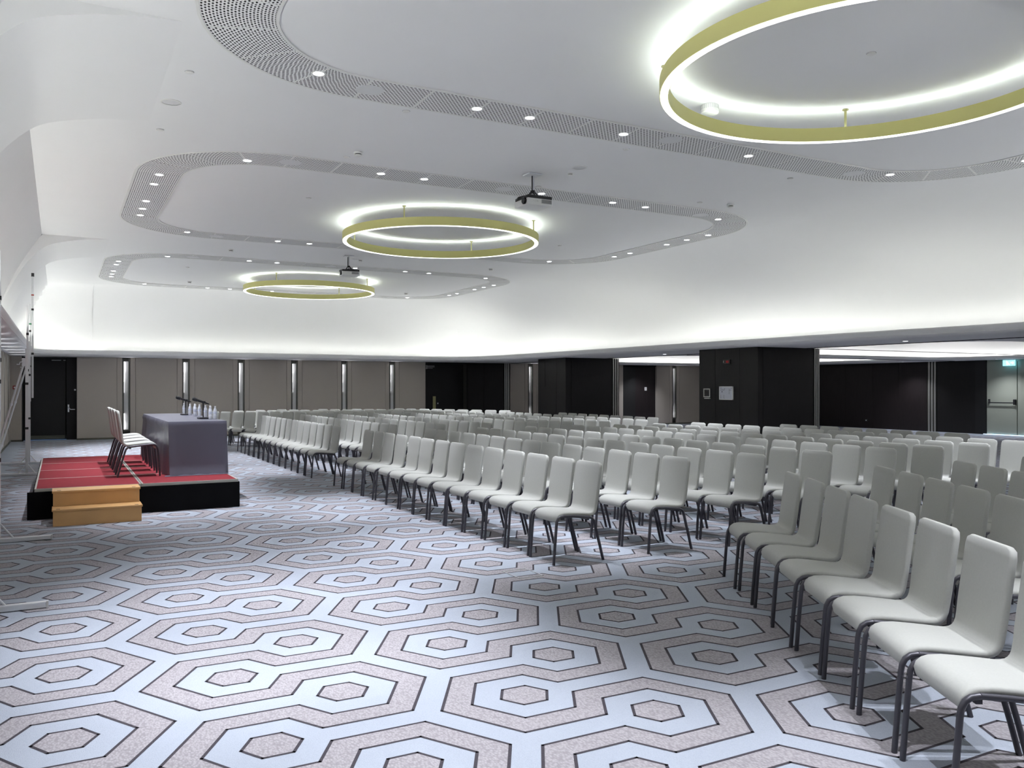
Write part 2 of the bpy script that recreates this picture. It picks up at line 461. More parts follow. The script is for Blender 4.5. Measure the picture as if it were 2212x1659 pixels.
ivals = [(-.15, 6.75, NICHE), (6.75, 9.45, GAPP), (9.45, 17.4, NICHE), (17.4, 19.85, GAPP), (19.85, 26.5, NICHE)]
for y0, y1, prof in ivals:
    ys = [y0 + (y1-y0)*k/6 for k in range(7)]
    if y1 > 26: ys = [19.85, 22, 24, 25.08, 25.2, 25.35, 25.5, 25.65, 25.8, 25.9, 26.0, 26.1, 26.2, 26.28, 26.35, 26.41, 26.46, 26.49, 26.5]
    cm.loft([[(x, y, min(z, zfar(y))) for x, z in prof] for y in ys], closed=False)
# cheeks between niche and gap profiles
for yb in (6.75, 9.45, 17.4, 19.85):
    xs = [-1.05 + (.82+1.05)*k/60 for k in range(61)]
    def ev(tab, x):
        for (xa, za), (xb, zb) in zip(tab, tab[1:]):
            if xa <= x <= xb and xb > xa: return za + (zb-za)*(x-xa)/(xb-xa)
        return tab[-1][1]
    cm.loft([[(x, yb, ev(NICHE, x)) for x in xs], [(x, yb, min(ev(NICHE, x), ev(GAPP, x))) for x in xs]], closed=False)
# far / right / near cove: sweep from the lip path to the edge of the flat ceiling
i0 = min(range(len(LIP)), key=lambda i: (LIP[i]-Vector((0.82, 26.1))).length if LIP[i].y > 20 else 99)
i1 = min(range(len(LIP)), key=lambda i: (LIP[i]-Vector((0.82, 0.3))).length if LIP[i].y < 3 else 99)
seg = LIP[i0:i1+1]; sn = LN[i0:i1+1]
outer = [p + n*0.42 for p, n in zip(seg, sn)]
outer[0] = Vector((0.82, 26.5)); outer[-1] = Vector((0.82, -.15))
XQ = 10.72
def inner_pt(p):
    # nearest point of a rounded rectangle (0.82..XQ, 1.2..YQ, corner radius 1.9)
    x0, x1, y0, y1, r = 0.82, XQ, 1.25, YQ, 1.75
    q = Vector((p.x, p.y))
    cx = min(max(q.x, x0), x1-r); cy = min(max(q.y, y0+r), y1-r)
    if q.x > x1-r and q.y > y1-r: c = Vector((x1-r, y1-r)); return c + (q-c).normalized()*r
    if q.x > x1-r and q.y < y0+r: c = Vector((x1-r, y0+r)); return c + (q-c).normalized()*r
    if q.x >= x1-r: return Vector((x1, q.y))
    if q.y > (y0+y1)/2: return Vector((max(q.x, x0), y1))
    return Vector((max(q.x, x0), y0))
inner = [inner_pt(p) for p in outer]
rows = []
NP = 18
for j in range(NP+1):
    row = []
    for p, q in zip(outer, inner):
        wd = (q-p).length
        t = j/NP*PI/2
        e = 1.0 if wd < 1.6 else 1.12
        a = 1-math.cos(t)**e; h = math.sin(t)**(1.0 if wd < 1.6 else 0.92)
        # slight swell of the cove between the bays
        sw = 0.0
        if p.x > 12: sw = 0.16*math.sin(2*PI*(p.y-13.2)/8.58 + PI/2)*math.sin(2*t)**2
        row.append((p.x+(q.x-p.x)*min(1, max(0, a+sw*0.5)), p.y+(q.y-p.y)*a, 2.44+(ZC-2.44)*h))
    rows.append(row)
cm.loft(rows, closed=False)
# flat field
cm.add([(q.x, q.y, ZC) for q in inner], [tuple(range(len(inner)))])
ceil = cm.obj('ceiling', M['plaster'], smooth=True, angle=0.35); struct(ceil)

# ------------------------------------------------------------------ walls
def wall(name, a, b, m):
    mb = MB(); mb.box(a, b); o = mb.obj(name, m); struct(o); return o
wl = wall('wall_left', (XL-.25, YN-.1, 0), (XL-.12, YF+.6, ZS+.02), M['backing'])
wn = wall('wall_near', (XL-.3, YN-.2, 0), (XR+.3, YN, ZS+.02), M['panel'])
wr = wall('wall_right', (XR, YN-.1, 0), (XR+.2, YF+.3, ZS+.02), M['woodbr'])
wf = wall('wall_far', (XL-.3, YF+.62, 0), (XR+.3, YF+.75, ZS+.02), M['backing'])
# roof void above the soffit, so that no outside light leaks in
mb = MB()
mb.box((XL-.3, YN-.2, 4.6), (XR+.3, YF+.8, 4.7))
mb.box((XL-.3, YN-.25, 2.42), (XR+.3, YN-.2, 4.6)); mb.box((XL-.3, YF+.76, 2.42), (XR+.3, YF+.8, 4.6))
mb.box((XL-.35, YN-.2, 2.42), (XL-.3, YF+.8, 4.6)); mb.box((XR+.3, YN-.2, 2.42), (XR+.35, YF+.8, 4.6))
struct(mb.obj('ceiling.005', M['gap']))

# far wall cladding: panels as parts
def fpanel(x0, x1, m=None, y=YF, z0=0.05, z1=ZS-.004, th=0.1, parent=None, name='panel'):
    mb = MB(); mb.bevbox((x0+.003, y, z0), (x1-.003, y+th, z1), .004)
    return part(mb, name, m or M['panel'], parent or wf)
SLOTS = [1.74, 3.40, 5.03, 6.70, 8.36, 10.04, 15.49, 22.30]
def cladding(x0, x1, slots):
    xs = x0
    for s in slots:
        if s-.25 > xs+.05: fpanel(xs, s-.25)
        fpanel(max(s-.25, xs), s-.105)
        fpanel(s+.105, s+.25)
        xs = s+.25
    if x1 > xs+.03: fpanel(xs, x1)
cladding(XL-.12, -.93, [])
cladding(.44, 11.27, SLOTS[:6])
fpanel(12.89, 13.55, M['wood']); fpanel(13.55, 14.35, M['wood'])
cladding(14.62, 19.72, [15.49]); cladding(21.39, XR, [22.30])
# split the long stretch behind the cupboard
for x0, x1 in ((XL-.12, -.93), (.44, 11.27), (14.62, 19.72), (21.39, XR)):
    mb = MB(); mb.box((x0, YF-.012, 0), (x1, YF+.1, .05)); o = mb.obj('baseboard_far', M['plinth']); struct(o)
for x0, x1 in ((.44, 11.27), (12.89, 19.72), (21.39, XR), (XL-.2, -.93)):
    mb = MB(); mb.box((x0, YF+.1, 0), (x1, YF+.62, ZS)); part(mb, 'wall_core', M['backing'], wf)
# recess returns
mb = MB(); mb.box((-.93, YF+.05, 0.0), (-.90, YF+.6, ZS)); part(mb, 'reveal', M['wooddk'], wf)

# slot lights
slot_words = ['first', 'second', 'third', 'fourth', 'fifth', 'sixth']
WASH = bpy.data.lights.new('soffit_wash', 'SPOT'); WASH.energy = 5.5; WASH.color = (0.97, 0.97, 1.0); WASH.spot_size = math.radians(62); WASH.spot_blend = .6; WASH.shadow_soft_size = .03
def slot_light(loc, rz, label, group, wash=True):
    t = thing('slot_light', label, 'wall light', loc, rz, group)
    mb = MB(); mb.box((-.105, .07, .22), (.105, .10, 2.395)); part(mb, 'back_plate', M['slotedge'], t)
    mb = MB()
    for sx in (-1, 1): mb.box((sx*.105, .0, .22), (sx*.062, .07, 2.395))
    mb.box((-.062, .03, 2.29), (.062, .07, 2.34)); mb.box((-.062, .0, .22), (.062, .07, .27))
    part(mb, 'side_trim', M['slotedge'], t)
    mb = MB(); mb.box((-.062, .055, .27), (.062, .07, 2.29)); part(mb, 'diffuser', M['slot'], t)
    for z0, z1, mm in ((1.98, 2.28, 'slot_led'), (1.68, 1.98, 'slot_led_mid'), (1.36, 1.68, 'slot_led_low'), (.28, .5, 'slot_led'), (.5, .75, 'slot_led_mid')):
        mb = MB(); mb.box((-.061, .016, z0), (-.055, .046, z1)); part(mb, 'lamp', M[mm], t)
    if wash:
        ld = bpy.data.objects.new('soffit_wash', WASH); C.objects.link(ld); ld.parent = t; ld.location = (0, -.03, 1.98)
        ld.rotation_euler = Vector((0, -.62, 1)).to_track_quat('-Z', 'Y').to_euler()
    return t
for k, x in enumerate(SLOTS):
    if k < 6: lb = '%s vertical slot light from the left on the beige far wall' % slot_words[k].capitalize()
    elif k == 6: lb = 'Vertical slot light on the far wall beside the far black cupboard'
    else: lb = 'Vertical slot light on the beige wall seen between the two black cupboards'
    slot_light((x, YF, 0), 0, lb[0].lower()+lb[1:], 'vertical slot lights on the far wall')
# left wall cladding (local boxes along Y)
ys = [25.95 - 1.68*k for k in range(16)]
prev = YF
for k, y in enumerate(ys):
    mb = MB(); mb.bevbox((XL-.12, y+.108, .05), (XL, prev-.108 if k else YF-.005, ZS-.004), .004)
    part(mb, 'panel', M['panel'], wl)
    prev = y
    slot_light((XL, y, 0), PI/2, '%s vertical slot light from the far corner on the left wall' % (ORD[k+1] if k < 15 else 'sixteenth'), 'slot lights on the left wall', k < 11)
mb = MB(); mb.bevbox((XL-.12, YN, .05), (XL, prev-.108, ZS-.004), .004); part(mb, 'panel', M['panel'], wl)
mb = MB(); mb.box((XL-.12, YN, 0), (XL+.012, YF, .05)); struct(mb.obj('baseboard_left', M['plinth']))

# ------------------------------------------------------------------ doors
def leaf(name, x0, x1, y, m, z1=ZS-.05):
    mb = MB(); mb.bevbox((x0, y, .015), (x1, y+.05, z1), .004); return mb.obj(name, m)
# door 1: dark door in the left recess
d1 = leaf('door_1', -.88, .16, YF+.5, M['wooddk']); struct(d1)
mb = MB(); mb.box((.18, YF+.42, 0), (.44, YF+.5, ZS)); part(mb, 'side_panel', M['wooddk'], d1)
mb = MB(); mb.box((-.86, YF+.485, .03), (.14, YF+.5, .13)); part(mb, 'kick_plate', M['plinth'], d1)
mb = MB(); mb.box((.21, YF+.39, .80), (.25, YF+.42, 1.02))
mb.tube([(.23, YF+.40, .96), (.23, YF+.35, .95), (.28, YF+.34, .88), (.40, YF+.34, .88)], .013, 8)
part(mb, 'door_handle', M['steel'], d1)
mb = MB(); mb.lathe([(.025, 0), (.025, .02)], (0, 0, 0), 12)
o = part(mb, 'lock', M['steel'], d1); o.rotation_euler = (PI/2, 0, 0); o.location = (.40, YF+.42, 1.45)
mb = MB(); mb.box((-.88, YF+.42, ZS-.06), (.16, YF+.5, ZS)); part(mb, 'head', M['wooddk'], d1)
mb = MB(); mb.box((-.2, YF+.40, ZS-.10), (.04, YF+.42, ZS-.085)); mb.box((.10, YF+.40, ZS-.10), (.16, YF+.42, ZS-.085)); part(mb, 'door_closer', M['grille'], d1)
mb = MB(); mb.box((-.88, YF+.44, .001), (.42, YF+.465, .012)); part(mb, 'under_door_glow', M['blue_reflect'], d1)  # dim glowing strip stands in for bluish light reflecting at the door foot
# door 2: black door with brass pull
d2 = leaf('door_2', 11.27, 12.89, YF+.35, M['wooddk']); struct(d2)
mb = MB(); mb.box((11.67, YF+.29, .55), (11.78, YF+.31, 1.2)); mb.box((11.69, YF+.31, .65), (11.76, YF+.35, .70)); mb.box((11.69, YF+.31, 1.05), (11.76, YF+.35, 1.1)); part(mb, 'door_handle', M['brass'], d2)
mb = MB(); mb.box((11.86, YF+.33, .92), (11.90, YF+.35, .97)); part(mb, 'lock', M['steel'], d2)
mb = MB(); mb.box((11.31, YF+.02, 2.265), (11.62, YF+.06, 2.28)); mb.box((11.31, YF+.02, 2.225), (11.62, YF+.06, 2.24)); mb.box((11.31, YF+.02, 2.18), (11.55, YF+.06, 2.195)); mb.box((11.31, YF+.06, 2.16), (11.36, YF+.12, 2.3)); part(mb, 'door_closer', M['grille'], d2)
mb = MB(); mb.box((11.27, YF+.05, ZS-.05), (12.89, YF+.4, ZS)); part(mb, 'head', M['wooddk'], d2)
# door 4: dark door in the side hall
d4 = leaf('door_4', 20.35, 21.39, YF+.1, M['woodbr']); struct(d4)
mb = MB(); mb.box((19.72, YF+.05, .0), (20.35, YF+.15, ZS)); part(mb, 'side_panel', M['wooddk'], d4)
mb = MB(); mb.box((19.72, YF+.05, ZS-.05), (21.39, YF+.15, ZS)); part(mb, 'head', M['wooddk'], d4)
t = thing('wall_switch', 'small white switch plate on the dark door between the black cupboards', 'switch', (20.9, YF+.1, 1.45))
mb = MB(); mb.bevbox((-.055, -.012, -.07), (.055, 0, .07), .004); part(mb, 'plate', M['white'], t)
mb = MB(); mb.box((-.02, -.017, -.028), (.02, -.012, .028)); part(mb, 'rocker', M['grille'], t)

# right wall: dark wood panels, jamb, green exit door
def rpanel(y0, y1, m, x=XR-.06, th=.06, z0=.0, z1=ZS-.004):
    mb = MB(); mb.bevbox((x, y0+.003, z0), (x+th, y1-.003, z1), .004); return part(mb, 'panel', m, wr)
yy = [18.80, 19.9, 21.0, 22.2, 23.4, 24.7, 26.0, YF]
for k in range(len(yy)-1): rpanel(yy[k], yy[k+1], M['woodbr'])
rpanel(17.05, 18.42, M['wood']); 
mb = MB(); mb.box((XR-.08, 16.68, 0), (XR, 17.05, ZS)); part(mb, 'reveal', M['wooddk'], wr)
mb = MB(); mb.box((XR-.03, YN, 0), (XR, 16.68, ZS-.004)); part(mb, 'panel', M['green'], wr)
d3 = MB(); d3.bevbox((XR-.07, 15.69, .02), (XR-.03, 16.66, 2.34), .004); d3 = struct(d3.obj('door_3', M['green']))
mb = MB(); mb.bevbox((XR-.07, 14.70, .02), (XR-.03, 15.665, 2.34), .004); part(mb, 'second_leaf', M['green'], d3)
mb = MB(); mb.box((XR-.035, 15.667, .02), (XR-.031, 15.688, 2.34)); part(mb, 'meeting_gap', M['gap'], d3)
mb = MB()
mb.tube([(XR-.14, 16.55, 1.03), (XR-.14, 15.76, 1.03)], .017, 8)
mb.tube([(XR-.07, 16.57, 1.10), (XR-.12, 16.57, 1.08), (XR-.14, 16.55, 1.03)], .018, 8)
mb.bevbox((XR-.15, 15.70, .97), (XR-.07, 15.77, 1.14), .01); mb.bevbox((XR-.11, 16.54, 1.02), (XR-.07, 16.60, 1.14), .01)
part(mb, 'panic_bar', M['black'], d3)
mb = MB(); mb.box((XR-.12, 14.7, .0015), (XR-.06, 16.75, .014)); part(mb, 'under_door_glow', M['daylight'], d3)
# exit sign
t = thing('exit_sign', 'glowing cyan exit sign hanging above the grey-green double door', 'sign', (XR-.2, 15.86, ZS))
mb = MB(); mb.box((-.015, -.19, -.20), (.015, .19, -.02)); part(mb, 'panel', M['exit_glow'], t)
mb = MB(); mb.box((-.02, -.19, -.025), (.02, .19, 0)); part(mb, 'housing', M['white'], t)
mb = MB()   # running figure and arrow on the face
mb.tube([(-.017, .06, -.06), (-.017, .062, -.061)], .016, 10)
def bar(y0, z0, y1, z1, wd=.011):
    d = Vector((0, y1-y0, z1-z0)); n = Vector((0, -d.z, d.y)).normalized()*wd
    mb.obox((-.0165, (y0+y1)/2, (z0+z1)/2), (.0015, 0, 0), d/2, n)
bar(.05, -.08, .03, -.12); bar(.03, -.12, .06, -.15); bar(.06, -.15, .045, -.18); bar(.03, -.12, .0, -.14); bar(.0, -.14, -.02, -.17)
bar(.05, -.085, .08, -.11, .007); bar(.05, -.085, .02, -.09, .007)
bar(-.06, -.11, -.15, -.11); bar(-.15, -.11, -.12, -.08); bar(-.15, -.11, -.12, -.14)
part(mb, 'pictogram', M['exit_mark'], t)
# small wall socket in dark panel
t = thing('wall_socket', 'small floor-level socket with a bright dot on the dark wood right wall', 'socket', (XR-.06, 21.28, .29))
mb = MB(); mb.bevbox((-.012, -.06, -.04), (0, .06, .04), .004); part(mb, 'plate', M['black'], t)
mb = MB(); mb.box((-.02, -.018, -.018), (-.012, .018, .018)); part(mb, 'cap', M['steel'], t)

# metal jambs of the sliding walls
def jamb(loc, dx, dy, label):
    t = thing('wall_jamb', label, 'jamb', loc)
    mb = MB()
    n = 3
    mb.box((0, 0, 0), (dx, dy, ZS-.003)); part(mb, 'core', M['backing'], t)
    for k in range(n):
        mb = MB(); f0, f1 = (k+.2)/n, (k+.5)/n
        if abs(dx) > abs(dy): mb.box((dx*f0, -.014, 0), (dx*f1, 0, ZS-.003))
        else: mb.box((-.014, dy*f0, 0), (0, dy*f1, ZS-.003))
        part(mb, 'metal_strip', M['jamb'], t)
    return t
jamb((14.83, 21.08, 0), .24, .06, 'striped metal wall jamb right of the far black cupboard')
jamb((14.83, 13.32, 0), .18, .06, 'striped metal wall jamb right of the near black cupboard')
jamb((XR-.075, 18.44, 0), .06, .34, 'pale metal wall jamb between dark panels of the right wall')
jamb((14.37, YF-.02, 0), .22, .06, 'pale metal wall jamb beside the black panel of the far wall')

# black wood cupboards
def cupboard(loc, w_, d_, cuts, label, cuts2, hatch=None):
    t = thing('partition_cupboard', label, 'cupboard', loc)
    mb = MB(); mb.box((.02, .02, 0), (w_-.01, d_-.01, ZS-.003)); part(mb, 'body', M['wooddk'], t)
    ed = [0] + cuts + [d_]
    for y0, y1 in zip(ed, ed[1:]):
        mb = MB(); mb.bevbox((0, y0+.003, .0), (.02, y1-.003, ZS-.003), .003); part(mb, 'panel', M['wood'], t)
    ed = [.0] + cuts2 + [w_]
    for x0, x1 in zip(ed, ed[1:]):
        mb = MB(); mb.bevbox((x0+.003, 0, .0), (x1-.003, .02, ZS-.003), .003); part(mb, 'panel', M['wood'], t)
    if hatch:
        y0, y1, z0, z1 = hatch
        mb = MB(); mb.bevbox((-.008, y0, z0), (0, y1, z1), .002); part(mb, 'hatch', M['wood'], t)
    return t
cup2 = cupboard((13.15, 13.32, 0), 1.66, 1.88, [.555, 1.336], 'near black wood cupboard carrying a framed plan and thermostat', [.14])
cup1 = cupboard((13.15, 21.08, 0), 1.66, 1.62, [.52, 1.2], 'far black wood cupboard with a hatch panel behind the chairs', [.2], (.52, 1.2, .1, 1.53))
# devices on the near cupboard
t = thing('thermostat', 'silver framed thermostat with dark screen on the near black cupboard', 'thermostat', (13.148, 14.92, 1.40))
mb = MB(); mb.box((-.012, -.11, -.105), (0, .11, .105)); part(mb, 'body', M['black'], t)
mb = MB()
mb.box((-.02, -.11, .08), (-.01, .11, .1)); mb.box((-.02, -.11, -.1), (-.01, .11, -.08)); mb.box((-.02, -.11, -.1), (-.01, -.09, .1)); mb.box((-.02, .09, -.1), (-.01, .11, .1)); part(mb, 'frame', M['jamb'], t)
mb = MB(); mb.box((-.014, -.055, -.05), (-.011, .055, .05)); part(mb, 'screen', M['screen'], t)
mb = MB(); mb.box((-.03, -.11, -.135), (0, .075, -.118)); part(mb, 'shelf', M['jamb'], t)
t = thing('framed_plan', 'square white framed evacuation plan on the near black cupboard', 'notice', (13.148, 14.28, 1.40))
mb = MB()
for a, b in (((-.03, -.215, .135), (0, .215, .15)), ((-.03, -.215, -.15), (0, .215, -.135)), ((-.03, -.215, -.15), (0, -.2, .15)), ((-.03, .2, -.15), (0, .215, .15))): mb.box(a, b)
part(mb, 'frame', M['white'], t)
mb = MB(); mb.box((-.016, -.2, -.135), (0, .2, .135)); part(mb, 'sheet', M['paper'], t)
mb = MB()
def ink(y0, z0, y1, z1): mb.box((-.0175, y0, z0), (-.016, y1, z1))
ink(.05, .068, .185, .075); ink(.04, .085, .055, .1); ink(.12, .018, .145, .04); ink(-.1, -.02, -.094, .1); ink(-.165, .068, -.1, .073)
ink(.15, .11, .185, .118); ink(-.18, .11, -.15, .116)
for k in range(5): ink(.16, -.115+.016*k, .185, -.111+.016*k)
for k in range(5): ink(.04+.012*(k % 3), -.118+.017*k, .1, -.115+.017*k)
part(mb, 'plan_drawing', M['ink'], t)
t = thing('wall_detector', 'small black wall sensor with red display high on near cupboard', 'sensor', (13.148, 14.26, 2.10))
mb = MB(); mb.bevbox((-.03, -.115, -.05), (0, .115, .05), .006); part(mb, 'body', M['black'], t)
mb = MB()
for y0, z0, y1, z1 in ((-.06, .015, -.02, .02), (-.06, -.02, -.02, -.015), (-.065, -.02, -.06, .02), (-.02, -.02, -.015, .02), (-.005, -.02, 0, .02)): mb.box((-.032, y0, z0), (-.03, y1, z1))
part(mb, 'display', M['redled'], t)
mb = MB(); mb.box((-.032, .085, -.02), (-.03, .095, .025)); part(mb, 'mark', M['white'], t)
# fire call point at the left corner
t = thing('fire_call_point', 'small red fire call point box in the far left corner', 'alarm', (-1.1, YF, 1.52))
mb = MB(); mb.bevbox((-.05, -.05, -.05), (.05, 0, .05), .006); part(mb, 'box', M['redbox'], t)
mb = MB(); mb.box((-.025, -.054, -.025), (.025, -.05, .025)); part(mb, 'window', M['white'], t)

# ceiling track of the sliding walls
mb = MB(); 
for (x0, y0), (x1, y1) in (((14.62, 27.2), (14.62, 8.2)), ((14.9, 13.34), (26.3, 13.34)), ((14.9, 17.7), (26.3, 17.7))):
    if x0 == x1: mb.box((x0-.022, y1, ZS-.012), (x0+.022, y0, ZS-.001))
    else: mb.box((x0, y0-.022, ZS-.012), (x1, y0+.022, ZS-.001))
struct(mb.obj('trim_5', M['gap']))

# ------------------------------------------------------------------ ring lights
def ring_light(cx, cy, label):
    t = thing('ring_light', label, 'ring light', (cx, cy, 0), 0, 'hanging ring lights')
    R, W, z0, z1, N = 1.66, .075, 3.985, 4.115, 96
    def rg(r, z): return [(r*math.cos(2*PI*k/N), r*math.sin(2*PI*k/N), z) for k in range(N)]
    mb = MB(); mb.loft([rg(R, z0), rg(R, z1), rg(R-.008, z1), rg(R-.008, z0), rg(R, z0)]); part(mb, 'outer_band', M['gold'], t, smooth=True, angle=.6)
    mb = MB(); mb.loft([rg(R-W, z1), rg(R-W, z0), rg(R-W+.008, z0), rg(R-W+.008, z1), rg(R-W, z1)]); part(mb, 'inner_band', M['gold'], t, smooth=True, angle=.6)
    mb = MB(); mb.loft([rg(R-.006, z0-.004), rg(R-W+.006, z0-.004)]); mb.loft([rg(R-.006, z0-.004), rg(R-.006, z0+.01)]); mb.loft([rg(R-W+.006, z0+.01), rg(R-W+.006, z0-.004)]); part(mb, 'lower_diffuser', M['ring_dn'], t)
    mb = MB(); mb.loft([rg(R-W+.010, z1-.012), rg(R-W+.032, z1-.012)]); part(mb, 'upper_light_strip', M['ring_up'], t)
    for k in range(4):
        a = 2*PI*(k+.5)/4 + .02
        mb = MB(); x, y = (R-W/2)*math.cos(a), (R-W/2)*math.sin(a)
        mb.tube([(x, y, z1-.08), (x, y, ZC-.004)], .012, 8); mb.lathe([(.03, 0), (.03, .008)], (x, y, ZC-.012), 12); part(mb, 'rod', M['brass'], t)
    return t
RCX = 5.74
BAY = [4.60, 13.20, 21.75]
for cy, lb in zip(BAY, ('large glowing gold ring light nearest the camera, cut by the frame top', 'middle gold ring light hanging beside the nearer white projector', 'farthest and smallest gold ring light, beyond the second projector')):
    ring_light(RCX, cy, lb)

# ------------------------------------------------------------------ perforated bands
def band_path(cx0, cx1, cy0, cy1, r, inset):
    x0, x1, y0, y1 = cx0+inset, cx1-inset, cy0+inset, cy1-inset; rr = r-inset
    return x0, x1, y0, y1, rr
def ceiling_band(cy, label, words):
    X0, X1, Y0, Y1, r, Wd = .85, 10.62, cy-3.15, cy+3.15, 1.62, .56
    t = thing('perforated_band', label, 'ceiling band', (RCX, cy, ZC), 0, 'perforated ceiling bands')
    # panels: list of (outer edge polyline, inner edge polyline, arc lengths)
    cells = []
    def straight(p, q, n_in, step=.6):
        L = (Vector(q)-Vector(p)).length; n = max(1, round(L/step))
        for k in range(n):
            a = Vector(p).lerp(Vector(q), k/n); b = Vector(p).lerp(Vector(q), (k+1)/n)
            cells.append(([a, b], [a+Vector(n_in)*Wd, b+Vector(n_in)*Wd]))
    def corner(c, a0, a1, n=4):
        for k in range(n):
            o, i = [], []
            for j in range(6):
                a = a0+(a1-a0)*(k+j/5)/n
                d = Vector((math.cos(a), math.sin(a))); o.append(Vector(c)+d*r); i.append(Vector(c)+d*(r-Wd))
            cells.append((o, i))
    straight((X0+r, Y0), (X1-r, Y0), (0, 1)); corner((X1-r, Y0+r), -PI/2, 0)
    straight((X1, Y0+r), (X1, Y1-r), (-1, 0)); corner((X1-r, Y1-r), 0, PI/2)
    straight((X1-r, Y1), (X0+r, Y1), (0, -1)); corner((X0+r, Y1-r), PI/2, PI)
    straight((X0, Y1-r), (X0, Y0+r), (1, 0)); corner((X0+r, Y0+r), PI, 1.5*PI)
    zb, zt = -.007, -.001
    O = Vector((RCX, cy))
    u0 = 0
    for o, i in cells:
        # shrink a little for the joint
        g = .015
        def trim(pl):
            pl = [p.copy() for p in pl]; d = (pl[1]-pl[0]).normalized(); pl[0] += d*g; d = (pl[-2]-pl[-1]).normalized(); pl[-1] += d*g; return pl
        o2, i2 = trim(o), trim(i)
        n = len(o2); vs = []; fs = []; uvs = {}
        cum = [0]
        for k in range(1, n): cum.append(cum[-1] + ((o2[k]+i2[k])/2 - (o2[k-1]+i2[k-1])/2).length)
        for k in range(n):
            dr = (i2[k]-o2[k]).normalized()
            a, b = o2[k]+dr*.014-O, i2[k]-dr*.014-O
            vs += [(a.x, a.y, zb), (b.x, b.y, zb), (a.x, a.y, zt), (b.x, b.y, zt)]
            uvs[4*k] = (u0+cum[k], 0.0); uvs[4*k+1] = (u0+cum[k], Wd-.028); uvs[4*k+2] = (u0+cum[k], 0); uvs[4*k+3] = (u0+cum[k], Wd-.028)
        for k in range(n-1):
            p, q = 4*k, 4*(k+1)
            fs += [(p, p+1, q+1, q), (p+2, q+2, q+3, p+3), (p, q, q+2, p+2), (p+1, p+3, q+3, q+1)]
        fs += [(0, 2, 3, 1), (4*n-4, 4*n-3, 4*n-1, 4*n-2)]
        me = bpy.data.meshes.new('panel'); me.from_pydata(vs, [], fs); me.materials.append(M['perf'])
        ul = me.uv_layers.new(name='UVMap')
        for l in me.loops: ul.data[l.index].uv = uvs[l.vertex_index]
        ob = bpy.data.objects.new('panel', me); C.objects.link(ob); ob.parent = t
        u0 += cum[-1]+.06
    # border trims
    def outline(ins):
        pts = []
        for c, a0 in (((X1-r, Y0+r), -PI/2), ((X1-r, Y1-r), 0), ((X0+r, Y1-r), PI/2), ((X0+r, Y0+r), PI)):
            for k in range(13):
                a = a0+PI/2*k/12; pts.append((c[0]+(r-ins)*math.cos(a)-O.x, c[1]+(r-ins)*math.sin(a)-O.y))
        return pts
    for (a, b) in ((-.012, .012), (Wd-.012, Wd+.012)):
        mb = MB(); A, B = outline(a), outline(b)
        mb.loft([[(x, y, -.001) for x, y in A], [(x, y, -.010) for x, y in A], [(x, y, -.010) for x, y in B], [(x, y, -.001) for x, y in B]])
        part(mb, 'edge_trim', M['white'], t)
    # cross bars seen between the panels
    mb = MB()
    A, B = outline(.005), outline(Wd-.005)
    mb.loft([[(x, y, -.0035) for x, y in A], [(x, y, -.0035) for x, y in B]])
    part(mb, 'carrier', M['white'], t)
    # downlights and loudspeakers
    dl = {
     'near': [(2.01, -2.69), (3.65, -2.86), (4.25, -2.86), (6.04, -2.87), (7.27, -2.87), (7.89, -2.85), (9.52, -2.66)],
     'right': [(10.36, -1.47), (10.34, -.90), (10.34, -.31), (10.34, .88), (10.33, 1.42)],
     'far': [(9.47, 2.66), (7.22, 2.87), (5.40, 2.87), (4.23, 2.87), (3.63, 2.87), (2.0, 2.69)],
     'left': [(1.14, 1.47), (1.13, .92), (1.13, .31), (1.13, -.87), (1.14, -1.45)],
    }
    for side, lst in dl.items():
        lst = sorted(lst) if side in ('near', 'far') else sorted(lst, key=lambda p: p[1])
        for k, (x, dy) in enumerate(lst):
            frm = 'from the left' if side in ('near', 'far') else 'from the camera'
            d = thing('downlight', '%s lit downlight %s on the %s side of the %s perforated band' % (ORD[k+1], frm, side, words), 'downlight', (x, cy+dy, ZC-.008), 0, 'downlights in the %s perforated band' % words)
            if DL:
                for nm, me_ in DL: 
                    ob = bpy.data.objects.new(nm, me_); C.objects.link(ob); ob.parent = d
            else:
                mb = MB(); mb.lathe([(.048, -.001), (.066, -.004), (.066, .003)], (0, 0, 0), 20, cap0=False, cap1=False); o1 = part(mb, 'rim', M['white'], d, smooth=True)
                mb = MB(); mb.lathe([(.048, -.002), (.048, .003)], (0, 0, 0), 20); o2 = part(mb, 'lens', M['dl_lens'], d)
                DL.extend([('rim', o1.data), ('lens', o2.data)])
            ld = bpy.data.objects.new('downlight_beam', SPOT); C.objects.link(ld); ld.parent = d; ld.location = (0, 0, -.02)
    for side, lst in (('near', [(2.49, -2.86), (5.45, -2.87), (9.02, -2.80)]), ('far', [(2.53, 2.87), (5.99, 2.80), (9.0, 2.84)])):
        for k, (x, dy) in enumerate(lst):
            d = thing('ceiling_speaker', '%s round grey loudspeaker from the left on the %s side of the %s perforated band' % (ORD[k+1], side, words), 'loudspeaker', (x, cy+dy, ZC-.008), 0, 'loudspeakers in the %s perforated band' % words)
            mb = MB(); mb.lathe([(.118, -.003), (.118, .002)], (0, 0, 0), 28); part(mb, 'grille', M['speaker'], d)
            mb = MB(); mb.lathe([(.118, -.004), (.130, -.003), (.130, .002)], (0, 0, 0), 28, cap0=False, cap1=False); part(mb, 'rim', M['speaker'], d)
SPOT = bpy.data.lights.new('downlight_beam', 'SPOT'); SPOT.energy = E_SPOT; SPOT.color = SPOT_COL
SPOT.spot_size = math.radians(54); SPOT.spot_blend = .8; SPOT.shadow_soft_size = .016
DL = []
ceiling_band(BAY[0], 'large curved perforated ceiling band nearest the camera', 'near')
